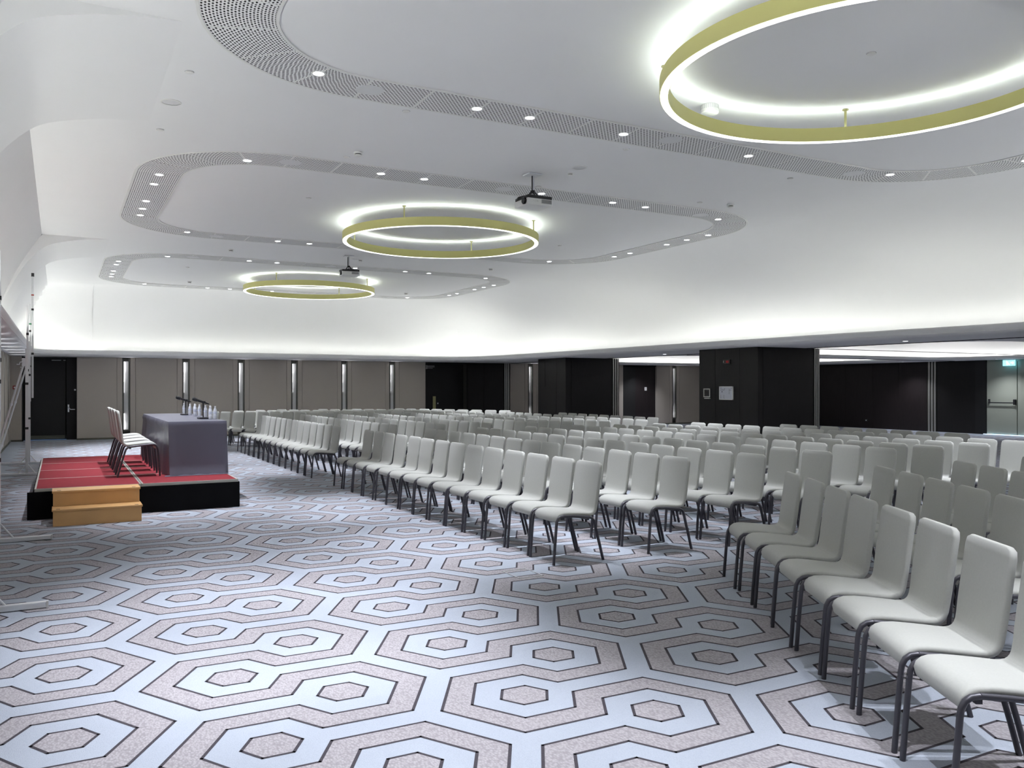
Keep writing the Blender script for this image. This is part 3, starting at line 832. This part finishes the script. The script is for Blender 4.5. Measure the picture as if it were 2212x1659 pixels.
ceiling_band(BAY[1], 'middle perforated ceiling band, a whole rounded rectangle', 'middle')
ceiling_band(BAY[2], 'farthest perforated ceiling band above the far chairs', 'far')

# ------------------------------------------------------------------ small ceiling devices
def detector(x, y, label, s=1.0):
    t = thing('smoke_detector', label, 'detector', (x, y, ZC), 0, 'ceiling detectors')
    mb = MB(); mb.lathe([(.052*s, 0), (.052*s, -.016*s), (.047*s, -.02*s)], (0, 0, 0), 20); part(mb, 'base', M['white'], t, smooth=True, angle=.7)
    mb = MB(); mb.lathe([(.036*s, -.02*s), (.036*s, -.032*s)], (0, 0, 0), 16, cap0=False, cap1=False); part(mb, 'vent_ring', M['black'], t)
    mb = MB(); mb.lathe([(.047*s, -.032*s), (.046*s, -.042*s), (.03*s, -.05*s)], (0, 0, 0), 20); part(mb, 'cap', M['white'], t, smooth=True, angle=.7)
detector(3.09, 9.55, 'white smoke detector between near and middle perforated bands, left of the projector')
detector(8.94, 9.62, 'white smoke detector right of the projector, before the middle band corner')
detector(5.80, 9.18, 'small white detector beside the loudspeaker near the projector mount', .7)
detector(8.86, 17.49, 'tiny white detector beyond the middle ring, near the far bands', 1.0)
detector(3.03, 17.54, 'tiny white detector between middle and far bands on the left', 1.0)
detector(3.0, 23.39, 'tiny white detector inside the far perforated band on the left', 1.0)
detector(5.75, 17.62, 'tiny white detector just right of the farther projector mount', .9)
detector(9.0, 23.3, 'tiny white detector inside the far perforated band on the right', 1.0)
def speaker_disc(x, y, label, r=.095):
    t = thing('ceiling_speaker', label, 'loudspeaker', (x, y, ZC), 0, 'white ceiling loudspeakers')
    mb = MB(); mb.lathe([(r*.86, -.006), (r, -.004), (r, 0)], (0, 0, 0), 28, cap0=False); part(mb, 'rim', M['white'], t, smooth=True, angle=.6)
    mb = MB(); mb.lathe([(r*.86, -.003), (r*.86, 0)], (0, 0, 0), 28); part(mb, 'grille', M['speaker'], t)
speaker_disc(.95, 8.72, 'white round ceiling loudspeaker at upper left of the picture')
speaker_disc(5.75, 8.89, 'white round ceiling loudspeaker right of the nearer projector')
speaker_disc(5.62, 17.55, 'flat round ceiling loudspeaker right of the farther projector mount')
t = thing('motion_sensor', 'big white drum sensor on the ceiling inside the near ring', 'sensor', (5.60, 6.32, ZC))
mb = MB(); mb.lathe([(.078, 0), (.085, -.004), (.085, -.035), (.085, -.075), (.078, -.082)], (0, 0, 0), 28); part(mb, 'drum', M['white'], t, smooth=True, angle=.6)
mb = MB()
for k in range(28):
    a = 2*PI*k/28; mb.obox((.0855*math.cos(a), .0855*math.sin(a), -.026), (.0015*math.cos(a), .0015*math.sin(a), 0), (-.003*math.sin(a), .003*math.cos(a), 0), (0, 0, .02))
part(mb, 'vent_slots', M['grille'], t)
discs = [(1.0, 7.8, 'upper left corner of the picture'), (.95, 9.7, 'ceiling left of the middle band'), (5.90, 4.70, 'ceiling inside the near ring'),
         (5.78, 7.94, 'ceiling between near band and the loudspeaker'), (3.05, 7.89, 'ceiling below the near band, left half'), (3.03, 9.80, 'ceiling beside the left smoke detector'),
         (8.50, 8.03, 'ceiling below the near ring, right half'), (8.42, 9.72, 'ceiling left of the right smoke detector'), (3.2, 12.2, 'ceiling inside the middle band, left of the ring'),
         (8.6, 14.0, 'ceiling inside the middle band, right of the ring'), (5.8, 10.0, 'ceiling beside the nearer projector'), (2.6, 20.6, 'ceiling inside the far band, left of the ring')]
for x, y, wds in discs:
    t = thing('sprinkler_cover', 'tiny flat white sprinkler cover on the ' + wds, 'sprinkler', (x, y, ZC), 0, 'flat sprinkler covers on the ceiling')
    mb = MB(); mb.lathe([(.034, 0), (.036, -.010), (.030, -.013)], (0, 0, 0), 18); part(mb, 'cover', M['white'], t, smooth=True, angle=.6)
    mb = MB(); mb.lathe([(.040, 0), (.040, -.002)], (0, 0, 0), 18); part(mb, 'gap_ring', M['grille'], t)

# ------------------------------------------------------------------ projectors
def projector(x, y, label, yaw=0.0):
    t = thing('projector', label, 'projector', (x, y, 0), yaw)
    zb = 3.868
    mb = MB(); mb.bevbox((-.10, -.09, ZC-.02), (.10, .09, ZC-.002), .006); o = part(mb, 'ceiling_plate', M['steel'], t)
    mb = MB(); mb.tube([(0, 0, ZC-.02), (0, 0, 4.07)], .018, 12); part(mb, 'pole', M['steel'], t, smooth=True, angle=.7)
    mb = MB(); mb.bevbox((-.07, -.07, 3.995), (.10, .07, 4.015), .005)
    for sx in (-.05, .05):
        mb.tube([(sx*.3, 0, 4.08), (sx*1.3, .05, 4.0)], .008, 6); mb.tube([(sx*.3, 0, 4.08), (sx*1.3, -.05, 4.0)], .008, 6)
    mb.lathe([(.028, 0), (.03, .03), (.02, .035)], (0, 0, 4.055), 14); part(mb, 'bracket', M['black'], t)
    mb = MB(); mb.bevbox((-.17, -.17, zb), (.20, .18, zb+.085), .008); b = part(mb, 'body', M['white'], t)
    mb = MB(); mb.bevbox((-.165, -.165, zb+.085), (.195, .175, zb+.125), .008); part(mb, 'top_case', M['black'], t)
    mb = MB()
    mb.lathe([(.042, 0), (.045, .025), (.038, .032)], (0, 0, 0), 20); mb.lathe([(.03, .0321), (.012, .026)], (0, 0, 0), 20)
    o = part(mb, 'lens', M['lens'], t, smooth=True, angle=.6); o.rotation_euler = (0, -PI/2, 0); o.location = (-.17, -.10, zb+.05)
    mb = MB(); mb.box((.03, -.176, zb+.025), (.18, -.168, zb+.075)); v = part(mb, 'vent', M['grille'], t)
    mb = MB()
    for k in range(5): mb.box((.035, -.178, zb+.030+k*.009), (.175, -.176, zb+.034+k*.009))
    o = mb.obj('vent_slats', M['slotedge'], v)
    mb = MB(); mb.box((-.172, -.045, zb+.02), (-.168, -.038, zb+.027)); part(mb, 'status_light', M['pinkled'], t)
    mb = MB()   # five small maker's marks on the side
    for k, (w_, h_) in enumerate(((.003, .010), (.008, .005), (.006, .010), (.010, .012), (.003, .010))): mb.box((-.09+k*.019, -.1715, zb+.045), (-.09+k*.019+w_, -.1700, zb+.045+h_))
    part(mb, 'side_marks', M['grille'], t)
    mb = MB(); mb.tube([(-.02, -.02, ZC-.03), (-.022, -.022, 4.1), (-.02, -.025, 4.06), (.01, -.03, 4.03), (-.03, -.04, 4.01), (-.08, -.03, 4.0), (-.14, 0, 4.0), (-.18, .05, 3.99), (-.17, .14, 3.97)], .009, 6); part(mb, 'cable', M['black'], t, smooth=True)
    return t
projector(5.40, 9.46, 'nearer white projector with black top hanging below the ceiling')
projector(5.36, 17.20, 'farther white projector with black top, left of the middle ring', -.12)

# ------------------------------------------------------------------ stage
t = thing('stage', 'low portable stage of red carpeted panels with black skirt', 'stage', (.88, 13.6, 0))
sx0, sx1, sy0, sy1, sh = -.26-.88, 2.03-.88, 11.2-13.6, 16.0-13.6, .36
for i in range(2):
    for j in range(4):
        x0 = sx0+(sx1-sx0)*i/2; x1 = sx0+(sx1-sx0)*(i+1)/2; y0 = sy0+1.2*j; y1 = y0+1.2
        mb = MB(); mb.bevbox((x0+.022, y0+.022, sh-.05), (x1-.022, y1-.022, sh), .004); p = part(mb, 'deck_panel', M['red'], t)
        mb = MB()
        mb.box((x0+.003, y0+.003, sh-.08), (x1-.003, y0+.022, sh-.001)); mb.box((x0+.003, y1-.022, sh-.08), (x1-.003, y1-.003, sh-.001))
        mb.box((x0+.003, y0+.022, sh-.08), (x0+.022, y1-.022, sh-.001)); mb.box((x1-.022, y0+.022, sh-.08), (x1-.003, y1-.022, sh-.001))
        mb.obj('edge_frame', M['stagemetal'], p)
def skirt(pts, name='skirt'):
    mb = MB(); rows = []
    cum = 0; line = []
    for (xa, ya), (xb, yb) in zip(pts, pts[1:]):
        n = int(math.hypot(xb-xa, yb-ya)/.05)+1
        for k in range(n): line.append((xa+(xb-xa)*k/n, ya+(yb-ya)*k/n, xb-xa, yb-ya))
    line.append((*pts[-1], line[-1][2], line[-1][3]))
    for z, amp in ((sh-.035, .002), (.2, .006), (.004, .012)):
        row = []
        for k, (x, y, dx, dy) in enumerate(line):
            L = math.hypot(dx, dy); o = amp*math.sin(k*.9+2*math.sin(k*.13))
            row.append((x+dy/L*o, y-dx/L*o, z))
        rows.append(row)
    mb.loft(rows, closed=False); return part(mb, name, M['blacksoft'], t, smooth=True)
skirt([(sx0-.07, sy0-.012), (sx1+.012, sy0-.012)]); skirt([(sx1+.012, sy0-.012), (sx1+.012, sy1+.012)]); skirt([(sx1+.012, sy1+.012), (sx0-.012, sy1+.012)]); skirt([(sx0-.012, sy1+.012), (sx0-.012, sy0-.012)])
mb = MB()
for x in (sx0+.05, (sx0+sx1)/2, sx1-.05):
    for k in range(5): mb.box((x-.02, sy0+.05+k*1.175-.02, 0), (x+.02, sy0+.05+k*1.175+.02, sh-.08))
part(mb, 'under_frame', M['alu'], t)
# steps
t = thing('wooden_steps', 'light wooden two-step stairs at the front of the red stage', 'steps', (.38, 10.86, 0))
X0, X1 = -.455, .465
mb = MB(); mb.bevbox((X0+.01, -.30, 0), (X1-.01, -.28, .165), .003); part(mb, 'riser', M['pine'], t)
mb = MB(); mb.bevbox((X0, -.315, .165), (X1, .03, .187), .004); part(mb, 'tread', M['pine'], t)
mb = MB(); mb.bevbox((X0+.01, .0, .187), (X1-.01, .02, .335), .003); part(mb, 'riser', M['pine'], t)
mb = MB(); mb.bevbox((X0, -.015, .335), (X1, .312, .360), .004); part(mb, 'tread', M['pine'], t)
for x in (X0+.012, X1-.03):
    mb = MB(); mb.box((x, -.28, 0), (x+.018, .312, .165)); mb.box((x, .02, .187), (x+.018, .312, .335)); part(mb, 'side_board', M['pine'], t)
for x in (X0+.06, X1-.06):
    mb = MB(); mb.bevbox((x-.02, -.27, .187), (x+.02, -.255, .1895), .001); part(mb, 'grip_hole', M['black'], t)
for x in (X0+.07, X1-.07):
    mb = MB(); mb.bevbox((x-.02, .03, .36), (x+.02, .045, .3625), .001); part(mb, 'grip_hole', M['black'], t)

# ------------------------------------------------------------------ head table with cloth
TX0, TX1, TY0, TY1, TZ = 1.27, 2.01, 11.97, 15.66, 1.08
t = thing('folding_table', 'long head table hidden under the grey tablecloth on the stage', 'table', (1.64, 13.8, sh))
mb = MB(); mb.box((TX0+.012-1.64, TY0+.012-13.8, TZ-.03-sh), (TX1-.012-1.64, TY1-.012-13.8, TZ-.004-sh)); part(mb, 'tabletop', M['plinth'], t)
for x in (TX0+.08, TX1-.08):
    for y in (TY0+.1, TY1-.1):
        mb = MB(); mb.tube([(x-1.64, y-13.8, .002), (x-1.64, y-13.8, TZ-.03-sh)], .014, 8); part(mb, 'leg', M['alu'], t)
def tablecloth():
    mb = MB(); per = []
    c = .02
    def seg(p, q, nx, ny, n, kind):
        for k in range(n): per.append((p[0]+(q[0]-p[0])*k/n, p[1]+(q[1]-p[1])*k/n, nx, ny, kind, k/n))
    seg((TX0, TY1), (TX0, TY0), -1, 0, 74, 'long'); seg((TX0, TY0), (TX1, TY0), 0, -1, 22, 'end')
    seg((TX1, TY0), (TX1, TY1), 1, 0, 74, 'front'); seg((TX1, TY1), (TX0, TY1), 0, 1, 22, 'back')
    rows = []
    H = TZ-sh
    for j in range(15):
        f = j/14; z = TZ - H*f + (.006 if j == 14 else 0)
        row = []
        for k, (x, y, nx, ny, kind, s) in enumerate(per):
            o = .004 + .012*f
            if kind == 'long': o += (.006+.030*min(1, f*1.6))*(.5+.5*math.sin(s*3.69*9.5+.9*math.sin(s*21)+f*.8)) + (.016 if j == 1 else 0)*math.sin(s*60)**2
            elif kind == 'end': o += .010*f*(math.sin(s*7+1.2)+1) + (.03*max(0, f-.86)/.14)
            else: o += .008*f*(1+math.sin(s*30))
            ex, ey = nx*o, ny*o
            # flared corners near the floor
            fl_ = 0.0
            if kind == 'end' and s < .14: ex += .012*f**2*(1-s/.14); ey -= .015*f
            if kind == 'long' and s > .93: ex += .03*f*((s-.93)/.07)
            if kind == 'end' and s > .86: ex += .02*f**2*((s-.86)/.14)
            row.append((x+ex, y+ey, z))
        rows.append(row)
    n = len(per)
    top = [[(x-nx*.0, y-ny*.0, TZ+.001) for (x, y, nx, ny, kd, s) in per]]
    # rounded rim
    rim = [(x+nx*.003, y+ny*.003, TZ-.002) for (x, y, nx, ny, kd, s) in per]
    mb.loft([top[0], rim] + rows[1:])
    mb.add(top[0], [tuple(range(n))])
    # puddle of cloth on the deck at the near end
    rows = []
    for j in range(4):
        rows.append([(TX0-.05+.80*k/24, TY0-.025-.022*j, sh+.004+(.012 if j in (1, 2) else 0)*(.6+.4*math.sin(k*1.1))) for k in range(25)])
    mb.loft(rows, closed=False)
    return mb
o = tablecloth().obj('tablecloth', M['cloth'], smooth=True, angle=.9)
shift(o, (1.64, 13.8, sh)); tag(o, 'grey lilac tablecloth draped to the deck over the head table', 'tablecloth')

# microphones
def mic(x, y, label, yaw):
    t = thing('table_microphone', label, 'microphone', (x, y, TZ+.001), yaw, 'microphones on the head table')
    mb = MB(); mb.bevbox((-.07, -.075, 0), (.07, .075, .022), .006); part(mb, 'base', M['black'], t)
    mb = MB(); mb.tube([(0, 0, .02), (0, 0, .235)], .0075, 8); mb.tube([(0, 0, .12), (0, 0, .235)], .0105, 8); part(mb, 'stand', M['black'], t)
    mb = MB(); d = Vector((-.95, 0, .33)).normalized()
    p0 = Vector((.085, 0, .212))
    mb.tube([p0, p0+d*.02, p0+d*.10, p0+d*.19], .0, 10) if False else None
    rings = []
    for s, r in ((0, .007), (.03, .010), (.06, .013), (.14, .017), (.175, .019), (.18, .026), (.225, .027), (.245, .022), (.252, .008)):
        c = p0+d*s; u = Vector((0, 1, 0)); v = d.cross(u)
        rings.append([tuple(c + u*(r*math.cos(2*PI*k/12)) + v*(r*math.sin(2*PI*k/12))) for k in range(12)])
    mb.loft(rings, cap=True); part(mb, 'body', M['black'], t, smooth=True, angle=.8)
    mb = MB(); mb.bevbox((-.014, -.018, .222), (.03, .018, .256), .004); part(mb, 'clip', M['black'], t)
mic(1.82, 14.65, 'farther black microphone on a short stand, left on head table', .1)
mic(1.83, 12.82, 'nearer black microphone on a short stand, right on head table', .1)
# bottles
botl = []
def bottle(x, y, label):
    t = thing('water_bottle', label, 'bottle', (x, y, TZ+.001), 0, 'water bottles on the head table')
    if not botl:
        mb = MB(); mb.lathe([(.028, 0), (.031, .006), (.031, .075), (.029, .08), (.031, .086), (.031, .12), (.027, .145), (.016, .172), (.0135, .185)], (0, 0, 0), 18); t.scale = (.86, .86, .9); a = part(mb, 'body', M['pet'], t, smooth=True, angle=.9)
        mb = MB(); mb.lathe([(.0315, .088), (.0315, .118)], (0, 0, 0), 18, cap0=False, cap1=False); b = part(mb, 'label', M['label'], t, smooth=True)
        mb = MB(); mb.lathe([(.0155, .183), (.0155, .203), (.013, .206)], (0, 0, 0), 14); c = part(mb, 'cap', M['spray'], t)
        botl.extend([('body', a.data), ('label', b.data), ('cap', c.data)])
    else:
        for nm, me_ in botl:
            ob = bpy.data.objects.new(nm, me_); C.objects.link(ob); ob.parent = t
        t.scale = (.86, .86, .9)
for x, y, lb in [(1.88, 15.35, 'farthest water bottle, left of the farther microphone stand'), (1.87, 14.52, 'water bottle just right of the farther microphone'), (1.96, 14.66, 'water bottle behind the one right of the farther microphone'),
                 (1.87, 13.92, 'water bottle between the two microphones, in front'), (1.95, 14.05, 'water bottle between the two microphones, behind'), (1.94, 13.35, 'water bottle behind the nearer microphone stand, left one'),
                 (1.97, 13.10, 'water bottle behind the nearer microphone stand, right one'), (1.89, 12.55, 'nearest water bottle, right of the nearer microphone'), (1.97, 12.66, 'water bottle behind the nearest bottle at the table end')]:
    bottle(x, y, lb)

# ------------------------------------------------------------------ screen stands by the left wall
def stand(x, y, label, mast, brace=True, loc_bar=(-.52, .24)):
    t = thing('screen_stand', label, 'stand', (x, y, 0), 0, 'aluminium screen stands by the left wall')
    b0, b1 = loc_bar
    mb = MB(); mb.bevbox((b0, -.022, .004), (b1, .022, .048), .006); p = part(mb, 'foot_bar', M['alu'], t)
    mb = MB(); mb.box((b1-.001, -.024, .002), (b1+.012, .024, .050)); mb.box((b0-.012, -.024, .002), (b0+.001, .024, .050)); mb.obj('end_cap', M['grille'], p)
    mb = MB()
    for z0, z1, dx, r in mast: mb.bevbox((dx-r, -r, z0), (dx+r, r, z1), .004)
    part(mb, 'mast', M['alu'], t)
    mb = MB()
    for z0, z1, dx, r in mast:
        for q in (.36, .72):
            z = z0+(z1-z0)*q; mb.box((dx-r-.004, -r-.004, z-.02), (dx+r+.004, r+.004, z+.02))
    part(mb, 'collar', M['black'], t)
    mb = MB()
    for s in (-1, 1): mb.tube([(s*.13, 0, .045), (s*.012, 0, .2)], .009, 6)
    part(mb, 'foot_brace', M['alu'], t)
    if brace:
        mb = MB(); mb.tube([(-.05, 0, 1.92), (-.56, -.02, .03)], .017, 8); p = part(mb, 'diagonal_brace', M['alu'], t)
        mb = MB()
        for q in (.35, .8): mb.tube([(-.05-.51*q, -.005, 1.92-1.89*q), (-.05-.51*(q+.02), -.005, 1.92-1.89*(q+.02))], .024, 8)
        mb.obj('clamp', M['steel'], p)
        mb = MB(); mb.bevbox((-.075, -.02, 1.90), (-.02, .02, 2.04), .004); mb.tube([(-.06, -.02, 1.97), (-.10, -.03, 1.97), (-.11, -.03, 1.93), (-.15, -.03, 1.93)], .009, 6); part(mb, 'crank', M['steel'], t)
    return t
t = stand(-.50, 16.83, 'aluminium screen stand left of the stage, shorter nearer mast', [(.05, 2.2, 0, .022), (1.2, 2.95, .012, .016)])
t = stand(-.535, 19.3, 'tall aluminium screen stand with black top cap behind the stage', [(.05, 2.45, 0, .026), (1.32, 3.77, .062, .018), (1.25, 3.2, .02, .014)])
mb = MB(); mb.box((.04, -.03, 3.74), (.09, .03, 3.81)); part(mb, 'top_cap', M['black'], t)
mb = MB(); mb.box((.04, -.022, 3.36), (.086, .022, 3.385)); part(mb, 'red_tape', M['taper'], t)
mb = MB(); mb.box((.0, -.02, 2.78), (.045, .02, 2.81)); part(mb, 'green_tape', M['tapeg'], t)
stand(-.535, 9.71, 'screen stand at left frame edge, its upper foot bar on the carpet', [(.05, 2.2, 0, .022), (1.2, 2.9, .01, .016)], True, (-.5, .46))
stand(-.46, 6.73, 'nearest screen stand, its lower foot bar crossing the left frame edge', [(.05, 2.2, 0, .022), (1.2, 2.9, .01, .016)], True, (-.5, .38))

# ------------------------------------------------------------------ floor box and added fill lights of the side hall
t = thing('floor_box', 'thin rectangular floor socket cover in the carpet before the front row', 'floor box', (3.375, 6.085, 0), 0)
mb = MB()
for a, b in (((-.115, -.15, .001), (.115, -.14, .0045)), ((-.115, .14, .001), (.115, .15, .0045)), ((-.115, -.15, .001), (-.105, .15, .0045)), ((.105, -.15, .001), (.115, .15, .0045))): mb.box(a, b)
part(mb, 'edge_frame', M['alu'], t)
HALL_FILL = bpy.data.lights.new('hall_fill_beam', 'SPOT'); HALL_FILL.energy = 120; HALL_FILL.color = SPOT_COL; HALL_FILL.spot_size = math.radians(120); HALL_FILL.spot_blend = .8; HALL_FILL.shadow_soft_size = .05
for k, (x, y) in enumerate([(25.7, 12.6), (25.7, 15.9), (25.7, 19.2), (22.0, 17.7), (18.5, 17.7), (14.05, 17.6), (20.4, 26.6), (14.0, 10.4), (18.0, 9.0)]):  # unseen downlights added to brighten the side hall and exit door
    d = thing('downlight', '%s added fill light under the low ceiling of the side hall' % ORD[k+1], 'downlight', (x, y, ZS), 0, 'added fill lights of the side hall')
    for nm, me_ in DL:
        ob = bpy.data.objects.new(nm, me_); C.objects.link(ob); ob.parent = d
    ld = bpy.data.objects.new('hall_fill_beam', HALL_FILL); C.objects.link(ld); ld.parent = d; ld.location = (0, 0, -.02)

# ------------------------------------------------------------------ chairs
CP = [(.052, .372), (.053, .392), (.060, .410), (.075, .422), (.100, .430), (.150, .432), (.220, .427), (.300, .419), (.360, .413), (.392, .413), (.414, .418), (.430, .428), (.442, .443), (.450, .465), (.456, .50), (.464, .56), (.476, .65), (.490, .75), (.500, .82), (.5045, .85), (.506, .859)]
CP = [(x, z*1.0) for x, z in CP]
def shell(i0, i1, cap0, cap1):
    rings = []
    n = len(CP)
    cum = [0]
    for a, b in zip(CP, CP[1:]): cum.append(cum[-1]+math.hypot(b[0]-a[0], b[1]-a[1]))
    L = cum[-1]
    def ring(k, ins=0.0, ext=0.0):
        x, z = CP[k]
        a = CP[max(k-1, 0)]; b = CP[min(k+1, n-1)]
        d = Vector((b[0]-a[0], 0, b[1]-a[1])).normalized(); nrm = Vector((-d.z, 0, d.x))
        s = cum[k]; hw = .200
        if L-s < .034: q = 1-(L-s)/.034; hw -= .034*(1-math.sqrt(max(0, 1-q*q)))*.95
        if s < .03: q = 1-s/.03; hw -= .03*(1-math.sqrt(max(0, 1-q*q)))*.8
        if .30 < s < .52: hw -= .004
        th = .0165-ins
        hw -= ins
        c = Vector((x, 0, z)) + d*ext
        r = min(.014, th)
        out = []
        for cy, cn, a0 in ((hw-r, th-r, 0), (-(hw-r), th-r, PI/2), (-(hw-r), -(th-r), PI), (hw-r, -(th-r), 1.5*PI)):
            for j in range(4):
                a = a0+PI/2*j/3
                bulge = .004 if cn > 0 and abs(cy) < hw else 0
                out.append(tuple(c + Vector((0, 1, 0))*(cy+r*math.cos(a)) + nrm*(cn+r*math.sin(a))))
        return out
    if cap0: rings += [ring(i0, .012, -.012), ring(i0, .004, -.008)]
    for k in range(i0, i1+1): rings.append(ring(k))
    if cap1: rings += [ring(i1, .004, .005), ring(i1, .012, .007)]
    mb = MB(); m = len(rings[0]); mb.loft(rings)
    if cap0: mb.add(rings[0], [tuple(range(m-1, -1, -1))])
    if cap1: mb.add(rings[-1], [tuple(range(m))])
    # outward normals
    return mb
def fixn(me):
    bm = bmesh.new(); bm.from_mesh(me); bmesh.ops.remove_doubles(bm, verts=bm.verts[:], dist=1e-5); bmesh.ops.recalc_face_normals(bm, faces=bm.faces[:]); bm.to_mesh(me); bm.free()
    me.polygons.foreach_set('use_smooth', [True]*len(me.polygons)); me.update()
SPLIT = 10
seat_me = shell(0, SPLIT, True, False).mesh('seat', M['fabric'], smooth=True); fixn(seat_me)
back_me = shell(SPLIT, len(CP)-1, False, True).mesh('backrest', M['fabric'], smooth=True); fixn(back_me)
# the two open rims face each other; make sure the normals point outwards
def outward(me, c):
    s = sum((p.center-Vector(c)).dot(p.normal)*p.area for p in me.polygons)
    if s < 0: me.flip_normals()
outward(seat_me, (.24, 0, .42)); outward(back_me, (.48, 0, .64))
RECT = [(.0125*math.cos(2*PI*k/10), .0140*math.sin(2*PI*k/10)) for k in range(10)]
def tube_me(name, pts):
    mb = MB(); mb.tube(pts, .0, rect=RECT); me = mb.mesh(name, M['frame'], smooth=True, angle=.9); return me
parts_def = [('seat', seat_me), ('backrest', back_me)]
for sy in (-1, 1):
    y = .2055*sy
    parts_def.append(('leg', tube_me('leg', [(0, y, 0), (.012, y, .16), (.027, y, .34), (.032, y, .372), (.045, y, .398), (.068, y, .414), (.10, y, .418)])))
    parts_def.append(('leg', tube_me('leg', [(.515, y, 0), (.475, y, .15), (.425, y, .325), (.412, y, .362), (.392, y, .384), (.36, y, .393)])))
    parts_def.append(('side_rail', tube_me('side_rail', [(.10, y, .418), (.2, y, .411), (.36, y, .393)])))
mb = MB()
for x, z in ((.10, .398), (.36, .378)): mb.box((x-.012, -.2, z-.012), (x+.012, .2, z+.008))
parts_def.append(('seat_frame', mb.mesh('seat_frame', M['frame'])))
# origin of a chair: on the floor between its four feet
for nm, me_ in parts_def: me_.transform(Matrix.Translation((-.2575, 0, 0)))
def chair(x, y, rz, label, group, z=0.0):
    t = thing('upholstered_chair', label, 'chair', (x, y, z), rz, group)
    for nm, me_ in parts_def:
        o = bpy.data.objects.new(nm, me_); C.objects.link(o); o.parent = t
    return t

def seen(x, y):
    cs, sn_ = math.cos(YAW), math.sin(YAW)
    for z in (0, .45, .86):
        for dx, dy in ((0, 0), (.3, 0), (-.3, 0), (0, .3), (0, -.3)):
            X, Y = x+dx, y+dy
            a = X*cs-Y*sn_; d = X*sn_+Y*cs
            if d > .4:
                px = 1106+1815.1*a/d; py = 834.7+1815.1*(1.55-z)/d
                if 0 <= px <= 2212 and 0 <= py <= 1659: return True
    return False
rnd = random.Random(3)
def jit(): return rnd.uniform(-.010, .010), rnd.uniform(-.006, .006), rnd.uniform(-.018, .018)
ROWX = [4.275, 5.30, 6.21, 7.12, 8.12, 8.90, 9.76, 10.66, 11.58]     # backrest tops
def place(xt, yt, rz, label, group):
    """put a chair so that the top of its back is over (xt, yt)"""
    jx, jy, jr = jit()
    o = .2465
    x = xt - math.cos(rz)*o + jx; y = yt - math.sin(rz)*o + jy
    return chair(x, y, rz+jr, label, group)
ROWW = ['front', 'second', 'third', 'fourth', 'fifth', 'sixth', 'seventh', 'eighth', 'last']
# B: near centre block, A: far centre block (they face the stage, -X)
for r in range(9):
    n = 14 if r < 8 else 8
    y0 = [12.64, 12.60, 12.55, 12.52, 12.58, 12.42, 12.38, 12.34, 10.98][r]; y1 = [6.43, 6.45, 6.38, 6.35, 6.33, 6.31, 6.31, 6.32, 7.75][r]
    for i in range(n):
        place(ROWX[r], y0+(y1-y0)*i/(n-1), 0, 'grey chair, %s from the centre aisle, %s row of near middle block' % (ORD[i+1], ROWW[r]), 'chairs of the near middle block')
    n = 14 if r < 8 else 9
    y0 = [14.30, 14.25, 14.2, 14.16, 14.15, 14.13, 14.10, 14.06, 14.88][r]; y1 = [20.60, 20.58, 20.56, 20.45, 20.40, 20.35, 20.32, 20.27, 18.65][r]
    for i in range(n):
        place(ROWX[r]-.03, y0+(y1-y0)*i/(n-1), 0, 'grey chair, %s from the centre aisle, %s row of far middle block' % (ORD[i+1], ROWW[r]), 'chairs of the far middle block')
# C: angled block in the right foreground
ang = math.radians(30.2)
for r in range(6):
    x0 = 5.10+1.065*r; y0 = 4.78-.01*r
    for i in range(11):
        x, y = x0-.242*i, y0-.416*i
        if y < .3 or not seen(x, y): continue
        place(x, y, -ang, 'grey chair, %s from the aisle, %s row of right foreground block' % (ORD[i+1], ROWW[r]), 'chairs of the angled right foreground block')
# D: angled block beyond the far end of the stage
DR = [((5.04, 22.46), (3.90, 24.78), 6), ((6.24, 21.82), (4.67, 25.51), 8), ((7.44, 21.46), (5.48, 26.02), 10), ((8.38, 21.37), (6.33, 26.55), 11), ((9.36, 21.66), (7.50, 26.05), 10), ((10.36, 21.43), (8.46, 25.75), 10), ((11.43, 21.66), (9.42, 25.45), 9)]
for r, (p, q, n) in enumerate(DR):
    for i in range(n):
        x = p[0]*.985-.2425*i; y = p[1]*.985+.423*i
        place(x, y, ang, 'grey chair, %s from the aisle, %s row of far left angled block' % (ORD[i+1], ROWW[r]), 'chairs of the far left angled block')
# chairs on the stage behind the table
for k, (y, lb) in enumerate([(12.27, 'nearest of four chairs behind the head table on the stage'), (13.02, 'second nearest of four chairs behind the head table on stage'), (13.72, 'third of four chairs behind the head table on the stage'), (14.4, 'farthest of four chairs behind the head table on the stage')]):
    chair(.92, y, PI, 'grey upholstered chair, ' + lb, 'chairs on the stage', sh+.004)
